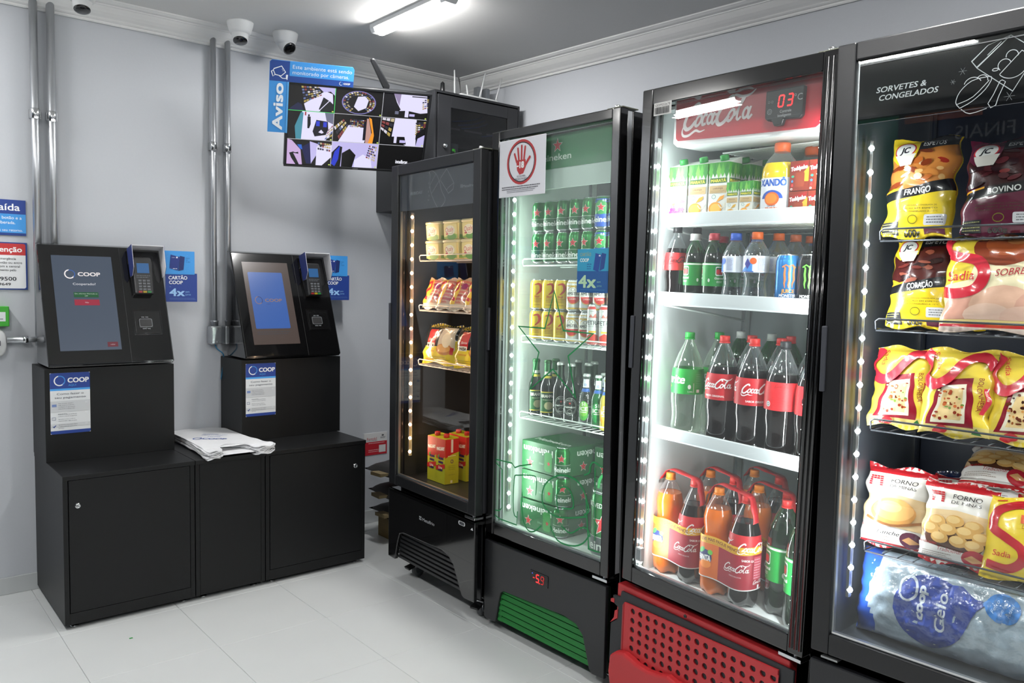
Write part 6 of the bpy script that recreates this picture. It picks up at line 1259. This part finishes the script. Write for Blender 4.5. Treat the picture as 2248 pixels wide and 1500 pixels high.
def a_forno(kind):
    def f(a, W_, H_):
        nrm(a, W_, H_); R_ = G('b8242c'); a.rect(0, 0, 1, 1, G('e8e3dc')); a.rect(0, .90, 1, 1, R_); a.rect(0, 0, 1, .05, R_)
        a.poly([(0, .28), (0, .62), (.5, .66), (1, .62), (1, .24)], G('e6c89a')); 
        for i in range(5):
            for j in range(4):
                x, y = .10+.052*j, .735+.026*i
                if 1 <= j <= 2 and i < 3: continue
                a.rect(x, y, x+.045, y+.02, R_)
        ntext(a, 'FORNO', .62, .795, .055, G('2c2426'), w=.40, bold=.005, W_=W_, H_=H_); ntext(a, 'DE MINAS', .62, .735, .04, G('2c2426'), w=.42, bold=.005, W_=W_, H_=H_)
        if kind == 0:
            a.ell(.52, .44, .34, .17, G('c89050'), 22); a.ell(.52, .47, .31, .14, G('dba867'), 20); a.ell(.47, .50, .18, .07, G('e8bf84'), 14); a.line([(.12, .34), (.5, .27), (.95, .36)], .03, G('8a5a34'), smooth=4)
        else:
            a.poly([(.05, .38), (.14, .22), (.5, .17), (.86, .20), (.96, .36)], G('5a3424'))
            for x, y in ((.25, .50), (.5, .53), (.75, .50), (.18, .40), (.42, .42), (.66, .42), (.86, .38), (.32, .31), (.58, .30), (.78, .28)): a.ell(x, y, .125, .07, G('d8a860'), 14); a.ell(x-.02, y+.015, .09, .045, G('e8c484'), 12)
        a.rect(0, .05, 1, .24, G('e6e2de')) if kind == 0 else a.poly([(0, .05), (1, .05), (1, .16), (0, .22)], G('e6e2de')); ntext(a, 'Lanche' if kind == 0 else 'Tradicional', .47, .155, .05, G('2c2426' if kind == 0 else 'a82028'), w=.34, shear=.4, W_=W_, H_=H_); ntext(a, 'PÃO DE QUEIJO', .16, .215, .024, G('b8242c'), w=.26, bold=.02, W_=W_, H_=H_); a.lines(.05, .5, (.12, .095, .075), .008, '8a7a70')
        a.ell(.80, .13, .16, .10, G('5a1638' if kind == 0 else 'b02030'), 16); a.poly([(.68, .12), (.78, .17), (.95, .11), (.8, .08)], G('d8a068')); a.tf = None
    return f
def a_nug(a, W_, H_):
    nrm(a, W_, H_); a.rect(0, 0, 1, 1, G('e6c838')); a.rect(.45, .35, 1, .62, G('e8d8a8'))
    for x, y, rx, ry in ((.62, .22, .16, .10), (.85, .26, .18, .10), (.74, .36, .15, .08), (.95, .40, .12, .08), (.80, .14, .2, .09)): a.ell(x, y, rx, ry, G('b8641c'), 14); a.ell(x-.01, y+.01, rx*.8, ry*.75, G('d08a34'), 12)
    a.line([(.46, .93), (.30, .90), (.14, .78), (.10, .60), (.26, .50), (.42, .40), (.44, .26), (.30, .14), (.08, .16)], .10, G('b8202c'), smooth=5); sadia(a, .22, .27, .07, W_, H_, w=.20); a.rect(.38, .70, 1, .80, G('d8603a')); ntext(a, 'NUGGETS', .66, .715, .065, G('f0e8d8'), w=.42, bold=.02, W_=W_, H_=H_); ntext(a, 'DE FRANGO com QUEIJO', .66, .64, .04, G('8a3a1c'), w=.52, W_=W_, H_=H_)
    for i in range(6): a.line([(.1+.15*i, .92), (.2+.15*i, .94)], .012, G('c8403a'))
    a.tf = None
FB = lambda c: M_('G'+c)
LEAN = -.22
b1 = pillow('skewer_bag', 'frozen food', .168, .268, .05, FB('d8bc2a'), a_esp('FRANGO', ('c8803c', 'b06028', 'e0b070', '7a3418', 'ecd0a0', '9a2a1c'), 0), seed=1)
b2 = pillow('skewer_bag', 'frozen food', .19, .24, .05, FB('4a1a30'), a_esp('BOVINO', ('3a1418', '5a2028', '7a3030', '2a1018', '4a1c22'), 0, True), seed=2)
c1 = pillow('skewer_bag', 'frozen food', .165, .245, .05, FB('d8bc2a'), a_esp('CORAÇÃO', ('4a1c1a', '6a2a24', '2c1212', '8a4a3a'), 0), seed=3)
c2b = pillow('chicken_bag', 'frozen food', .27, .238, .085, FB('dccab0'), a_thigh, seed=4, wr=.006)
la = pillow('lasagne_pack', 'frozen food', .152, .218, .045, FB('e0c648'), a_lasa('BOLONHESA'), seed=5); la2 = pillow('lasagne_pack', 'frozen food', .165, .222, .05, FB('e0c648'), a_lasa('BOLONHESA'), seed=6, wr=.005); la3 = pillow('lasagne_pack', 'frozen food', .165, .22, .045, FB('e0c648'), a_lasa('CARNE MOÍDA', True), seed=7)
fo1 = pillow('bread_bag', 'frozen food', .170, .215, .06, FB('e0dbd4'), a_forno(0), seed=8); fo2 = pillow('bread_bag', 'frozen food', .172, .208, .06, FB('e0dbd4'), a_forno(1), seed=9); nu = pillow('nugget_bag', 'frozen food', .215, .20, .06, FB('e0c23a'), a_nug, seed=10)
P4 = lambda x, y, z, r=0, t=LEAN: place(F4, x, y, z, r, t)
put('b1', b1, P4(.066, .165, 1.546, .08), 'yellow chicken skewer bag with black bands on the top freezer shelf', 'skewer bags'); put('b2', b2, P4(.255, .165, 1.546, .05), 'dark purple beef skewer bag beside the yellow one on the top freezer shelf', 'skewer bags'); put('b2b', b2, P4(.44, .17, 1.546, 0), 'dark purple beef skewer bag nearest the hinge on the top freezer shelf', 'skewer bags')
put('c1', c1, P4(.080, .18, 1.313, .08, -.25), 'yellow and black skewer bag on the second freezer shelf, partly behind the chicken bag', 'skewer bags'); put('c1b', c1, P4(.12, .30, 1.313, 0, -.2), 'skewer bag in shade behind the others on the second freezer shelf', 'skewer bags'); put('c2b', c2b, P4(.222, .155, 1.313, .05, -.2), 'big puffy chicken thigh bag with red ribbon logo on the second freezer shelf', 'chicken bags')
put('la', la, P4(.052, .16, 1.049, .10, -.30), 'yellow lasagne pack nearest the light strip on the third freezer shelf', 'lasagne packs'); put('la2', la2, P4(.190, .140, 1.049, .05, -.28), 'yellow lasagne pack in the middle of the third freezer shelf', 'lasagne packs'); put('la3', la3, P4(.345, .150, 1.049, .04, -.28), 'yellow minced meat lasagne pack nearest the hinge on the third freezer shelf', 'lasagne packs'); put('la3b', la, P4(.50, .16, 1.049, .04, -.28), 'yellow lasagne pack hidden by the door frame on the third freezer shelf', 'lasagne packs')
put('fo1', fo1, P4(.044, .165, .722, .08, -.24), 'white and red cheese bread bag showing one large bun', 'cheese bread bags'); put('fo2', fo2, P4(.206, .145, .722, .03, -.24), 'white and red cheese bread bag showing a basket of small buns', 'cheese bread bags'); put('nu', nu, P4(.352, .135, .722, .02, -.26), 'yellow nugget bag with red ribbon logo on the lowest freezer shelf', 'nugget bags')
for i, (x, y, z, r, ti) in enumerate(((.16, .27, .735, .1, -.7), (.27, .30, .86, -.05, -1.30), (.245, .28, .905, .12, -1.22), (.44, .30, .87, 0, -1.3))):
    put('fo2', fo2, place(F4, x, y, z, r, ti), f"white and red cheese bread bag lying {('flat just behind the front pair', 'lowest in the heap at the back', 'on top of the heap at the back', 'beside the heap near the hinge')[i]}", 'cheese bread bags')
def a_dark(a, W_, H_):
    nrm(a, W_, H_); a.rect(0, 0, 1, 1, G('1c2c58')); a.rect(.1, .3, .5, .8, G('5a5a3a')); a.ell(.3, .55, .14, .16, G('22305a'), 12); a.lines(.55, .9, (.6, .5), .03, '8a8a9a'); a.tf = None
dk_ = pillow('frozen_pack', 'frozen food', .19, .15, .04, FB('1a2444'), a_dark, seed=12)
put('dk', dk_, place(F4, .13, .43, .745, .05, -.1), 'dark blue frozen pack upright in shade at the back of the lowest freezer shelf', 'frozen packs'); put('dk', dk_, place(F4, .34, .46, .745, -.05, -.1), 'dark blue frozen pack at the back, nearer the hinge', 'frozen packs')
# bag of ice lying across the freezer floor
t = thing('ice_bag', 'large clear bag of ice cubes with blue ends filling the freezer floor', 'ice', place(F4, .052, .15, .484, .0, -.18))
IW, IH = .56, .225
ICE = mat('b7cad9', .14, noise=.22, bump=1.0, scale=52, coat=.8, name='ice_cubes'); IB = mat('2a5cc8', .25, coat=.6, bump=.4, scale=40, name='blue_film')
def ices(u, v, sgn=1):
    a_ = max(0, 1-abs(2*u-1)**4)**.5; b_ = max(0, 1-abs(2*v-1)**2.6)**.5; p = a_*b_; x = u*IW; z = v*IH
    n = _ns.noise(Vector((x*30, z*30, 2)))+.75*_ns.cell(Vector((x*42+z*9, z*42-x*7, 1)))
    e = .018*_ns.noise(Vector((u*5, v*7, 4)))*(abs(2*u-1)**4)
    return Vector((x+e, -sgn*(.075*p)-(sgn*.0065*n*p if sgn > 0 else 0), z-.01*(1-a_)*0+.012*_ns.noise(Vector((u*7, 0, 1)))*b_))
obj('body', MB().grid(lambda u, v: ices(u, v), 60, 30, lambda u, v: IB if u < .09+.03*math.sin(v*9) or u > .93 or v < .04 else ICE).grid(lambda u, v: ices(u, v, -1), 20, 10, IB), t)
a = Art(); DB, LB = '2f4aa8', '3a80cc'
a.poly([(.205+.088*math.cos(t_), .112+.088*math.sin(t_)) if not (-.1 < t_ < .95) else (.205+.088*math.cos(t_)+.03*(1-abs(t_-.45)*1.6), .112+.088*math.sin(t_)+.012) for t_ in [2*PI*i/36-PI for i in range(36)]], DB)
a.poly([(.265, .175), (.320, .170), (.325, .160), (.285, .12)], DB); a.ell(.365, .165, .038, .034, LB, 22); a.poly([(.318, .166), (.345, .186), (.345, .142)], LB)
a.ring(.150, .155, .022, .030, .006, 'd5dde8', n=20); a.text('coop', .192, .088, .020, 'd5dde8', al='l', w=.082, bold=.08, rot=PI/2); a.text('Gelo', .245, .070, .026, 'd5dde8', al='l', w=.095, bold=.02, rot=PI/2, shear=.2)
for s_, x in (('Feito', .352), ('com Água', .368), ('Potável', .384)): a.text(s_, x, .165, .008, 'b8d0ea', w=.034, rot=1.3, shear=.3)
for x, s_ in ((.450, 'Embalado em Caixas Novas'), (.475, 'Gelo para Consumo Humano')): a.rect(x, .055, x+.0015, .165, '3a5ab0'); a.text(s_, x-.004, .11, .006, '3a5ab0', w=.1, rot=PI/2, shear=.3)
a.build('label_print', t, mapf=bilin(lambda x, z: ices(x/IW, z/IH), .006, .003), cu=.006, cv=.006, eps=.00013)
obj('film', MB().grid(lambda u, v: ices(u, v)+Vector((0, -.004-.004*_ns.noise(Vector((u*30, v*14, 9))), 0)), 50, 24, FILM), t)
# ================================================================== FIRST FRIDGE CONTENTS
def tub():
    t = thing('margarine_tub', 'x', 'tub'); C_ = mat('e6d68a', .35, name='tub_cream')
    m = MB(); 
    def ring(w, d, z, mi_): return [(w*math.copysign(abs(math.cos(a_))**.35, math.cos(a_)), d*math.copysign(abs(math.sin(a_))**.35, math.sin(a_)), z) for a_ in [2*PI*i/24 for i in range(24)]]
    R = [(.052, .038, 0), (.056, .041, .004), (.064, .047, .074)]; V = [[m.bm.verts.new(p) for p in ring(w, d, z, 0)] for w, d, z in R]; mi = m.mi(C_)
    for i in range(2):
        for k in range(24): m._f([V[i][k], V[i][(k+1) % 24], V[i+1][(k+1) % 24], V[i+1][k]], mi, True)
    m._f(V[0][::-1], mi); obj('body', m, t)
    m = MB(); mi = m.mi(mat('dccf9a', .3, coat=.2)); R = [(.067, .050, .072), (.0685, .0515, .080), (.066, .049, .085), (.060, .044, .0835)]; V = [[m.bm.verts.new(p) for p in ring(w, d, z, 0)] for w, d, z in R]
    for i in range(3):
        for k in range(24): m._f([V[i][k], V[i][(k+1) % 24], V[i+1][(k+1) % 24], V[i+1][k]], mi, True)
    m._f(V[3], mi); m._f(V[0][::-1], mi); obj('lid', m, t)
    a = Art(); a.rect(-.052, .004, .052, .068, 'ead98c'); a.poly([(-.052, .004), (.052, .004), (.052, .02), (.03, .026), (-.01, .016), (-.052, .012)], '9ab83c'); a.ell(.008, .012, .036, .014, '5a9a34', 16); a.ell(-.002, .040, .038, .022, 'f0ead0', 18)
    a.text('Qualy', -.006, .034, .021, 'c02a30', w=.064, shear=.2, rot=.08); a.rect(-.036, .022, -.018, .028, 'c02a30'); a.lines(-.01, .02, (.025,), .002, 'a8905a')
    a.build('label_print', t, mapf=lambda u, v, h: (u, -.0405-.006*v/.07-h-.001, v), eps=.00006)
    a = Art(); a.rect(-.036, .004, .036, .068, 'e4d284'); a.text('Qualy', 0, .036, .014, 'c02a30', w=.045, bold=.03, shear=.2); a.poly([(-.036, .004), (.036, .004), (.036, .018), (-.036, .022)], '8ab03c')
    a.build('side_print', t, mapf=lambda u, v, h: (.0565+.008*v/.07+h+.001, u, v))
    return t
for lay in (0, 1):
    for i in range(4): put('tub', tub, place(F1, .168+.145*i, .165, 1.517+.086*lay, .0), f"yellow margarine tub, {('bottom', 'top')[lay]} layer, {ORD[i]} from the warm lights", 'margarine tubs')
def a_sau(kind):
    def f(a, W_, H_):
        nrm(a, W_, H_); a.rect(0, 0, 1, 1, G('c8a890'))
        for i in range(6): a.line([(.12, .30+.11*i), (.5, .33+.11*i), (.9, .30+.11*i)], .075, G(('b8605a', 'a85048', 'c87068')[(i+kind) % 3]), smooth=3)
        a.rect(0, .0, 1, .16, G('d8d0c0')); a.poly([(0, .16), (.35, .16), (.5, .6), (.4, .95), (0, .95)], G('e0b83c')); a.line([(.05, .80), (.3, .85), (.35, .66), (.12, .55), (.10, .38), (.35, .30)], .10, G('b8202c'), smooth=4); ntext(a, 'Seara', .3, .22, .06, G('b8202c'), w=.3, W_=W_, H_=H_) if kind == 9 else sadia(a, .55, .20, .06, W_, H_, w=.3); a.ell(.7, .72, .16, .1, G(('8a1c5a', 'c03a2a')[kind % 2]), 12); a.lines(.1, .9, (.05, .09), .012, '6a7a8a'); a.tf = None
    return f
s1 = pillow('sausage_pack', 'packed sausages', .118, .150, .03, FB('c4a490'), a_sau(0), seed=14, wr=.003); s2 = pillow('sausage_pack', 'packed sausages', .118, .150, .03, FB('c4a490'), a_sau(1), seed=15, wr=.003)
for i in range(5): put('s%d' % (i % 2), (s1, s2)[i % 2], place(F1, .080+.112*i, .125, 1.289, .12, -.35), f"clear pack of small sausages leaning on the second shelf, {ORD[i]} from the warm lights", 'sausage packs')
def a_pao(a, W_, H_):
    nrm(a, W_, H_); a.rect(0, 0, 1, 1, G('d8c030')); a.poly([(0, .42), (0, 1), (1, 1), (1, .62), (.55, .42)], G('16140f')); a.rect(.18, .45, .44, .85, G('b82a26')); ntext(a, 'Santa', .31, .56, .06, G('f0e8e0'), w=.2, shear=.3, W_=W_, H_=H_); a.rect(.16, .39, .42, .5, G('e0dccc')); ntext(a, 'MASSA', .29, .405, .07, G('1c1a16'), w=.22, bold=.05, W_=W_, H_=H_); ntext(a, 'PÃO DE ALHO', .36, .90, .06, G('d8b838'), w=.5, shear=.2, bold=.02, W_=W_, H_=H_)
    a.poly([(.50, .35), (.58, .92), (.92, .92), (.95, .35)], G('c8b8a0')); a.ell(.70, .36, .22, .14, G('b87a3c'), 16); a.ell(.68, .38, .18, .10, G('d8a058'), 14); a.ell(.74, .60, .12, .2, G('e0d0b0'), 12); ntext(a, 'Tradicional', .30, .28, .045, G('b82a26'), w=.26, W_=W_, H_=H_); a.lines(.1, .9, (.10, .15), .014, '8a7a2a'); ntext(a, '400g', .2, .05, .05, G('b82a26'), w=.12, W_=W_, H_=H_); a.rect(.86, .25, .93, .42, G('b82a26')); a.tf = None
pa = pillow('bread_pack', 'garlic bread', .25, .185, .055, FB('d0b82c'), a_pao, seed=17, wr=.005)
put('pa', pa, place(F1, .072, .135, 1.037, .10, -.22), 'black and yellow garlic bread pack by the warm lights', 'garlic bread packs'); put('pa', pa, place(F1, .335, .135, 1.037, .08, -.22), 'black and yellow garlic bread pack cut off by the door frame', 'garlic bread packs')
def a_mag(a, W_, H_):
    a.rect(0, 0, W_, H_, 'b4b428'); a.poly([(0, H_*.55), (0, H_), (W_, H_), (W_, H_*.62), (W_*.5, H_*.52)], 'c02a24'); a.text('MAGUARY', W_/2, H_*.74, H_*.075, 'f0eadc', w=W_*.86, bold=.05, rot=.12)
    for k in range(16): a.ell(W_*(.36+.13*(k % 4)-.03*(k//4)), H_*(.56-.085*(k//4)), W_*.085, W_*.085, ('3a2450', '4a3068', '2c1a40')[k % 3], 10)
    a.poly([(W_*.15, H_*.60), (W_*.4, H_*.66), (W_*.3, H_*.54)], '5a9a3a'); a.poly([(0, H_*.28), (W_, H_*.36), (W_, H_*.46), (0, H_*.38)], 'c02a24'); a.text('Uva', W_*.5, H_*.33, H_*.06, 'f0eadc', w=W_*.4, bold=.03, shear=.2)
def a_mags(a, W_, H_):
    a.rect(0, 0, W_, H_, 'b4b428'); a.poly([(0, H_*.58), (0, H_), (W_, H_), (W_, H_*.70), (W_*.5, H_*.66)], 'b82824'); a.rect(W_*.42, H_*.70, W_*.58, H_*.99, 'd8d0c4'); a.lines(W_*.2, W_*.8, (H_*.62,), H_*.012, 'f0d8c8'); a.ring(W_*.5, H_*.5, W_*.09, H_*.035, W_*.04, '5a2a5a', n=10); a.lines(W_*.25, W_*.75, (H_*.40, H_*.36, H_*.32, H_*.20), H_*.008, '7a7a2a'); a.rect(W_*.40, H_*.02, W_*.55, H_*.08, 'e8e0b8')
mj = carton(.071, .075, .212, a_mag, 'b82824', base='b4b428', slope=.006, side=a_mags)
for i, (x, y) in enumerate(((.150, .120), (.224, .120), (.155, .235), (.228, .232))): put('mag', mj, place(F1, x, y, .496, .02), f"red and lime grape juice carton on the fridge floor, {('front row by the warm lights', 'front row towards the hinge', 'second row by the warm lights', 'second row towards the hinge')[i]}", 'grape juice cartons')
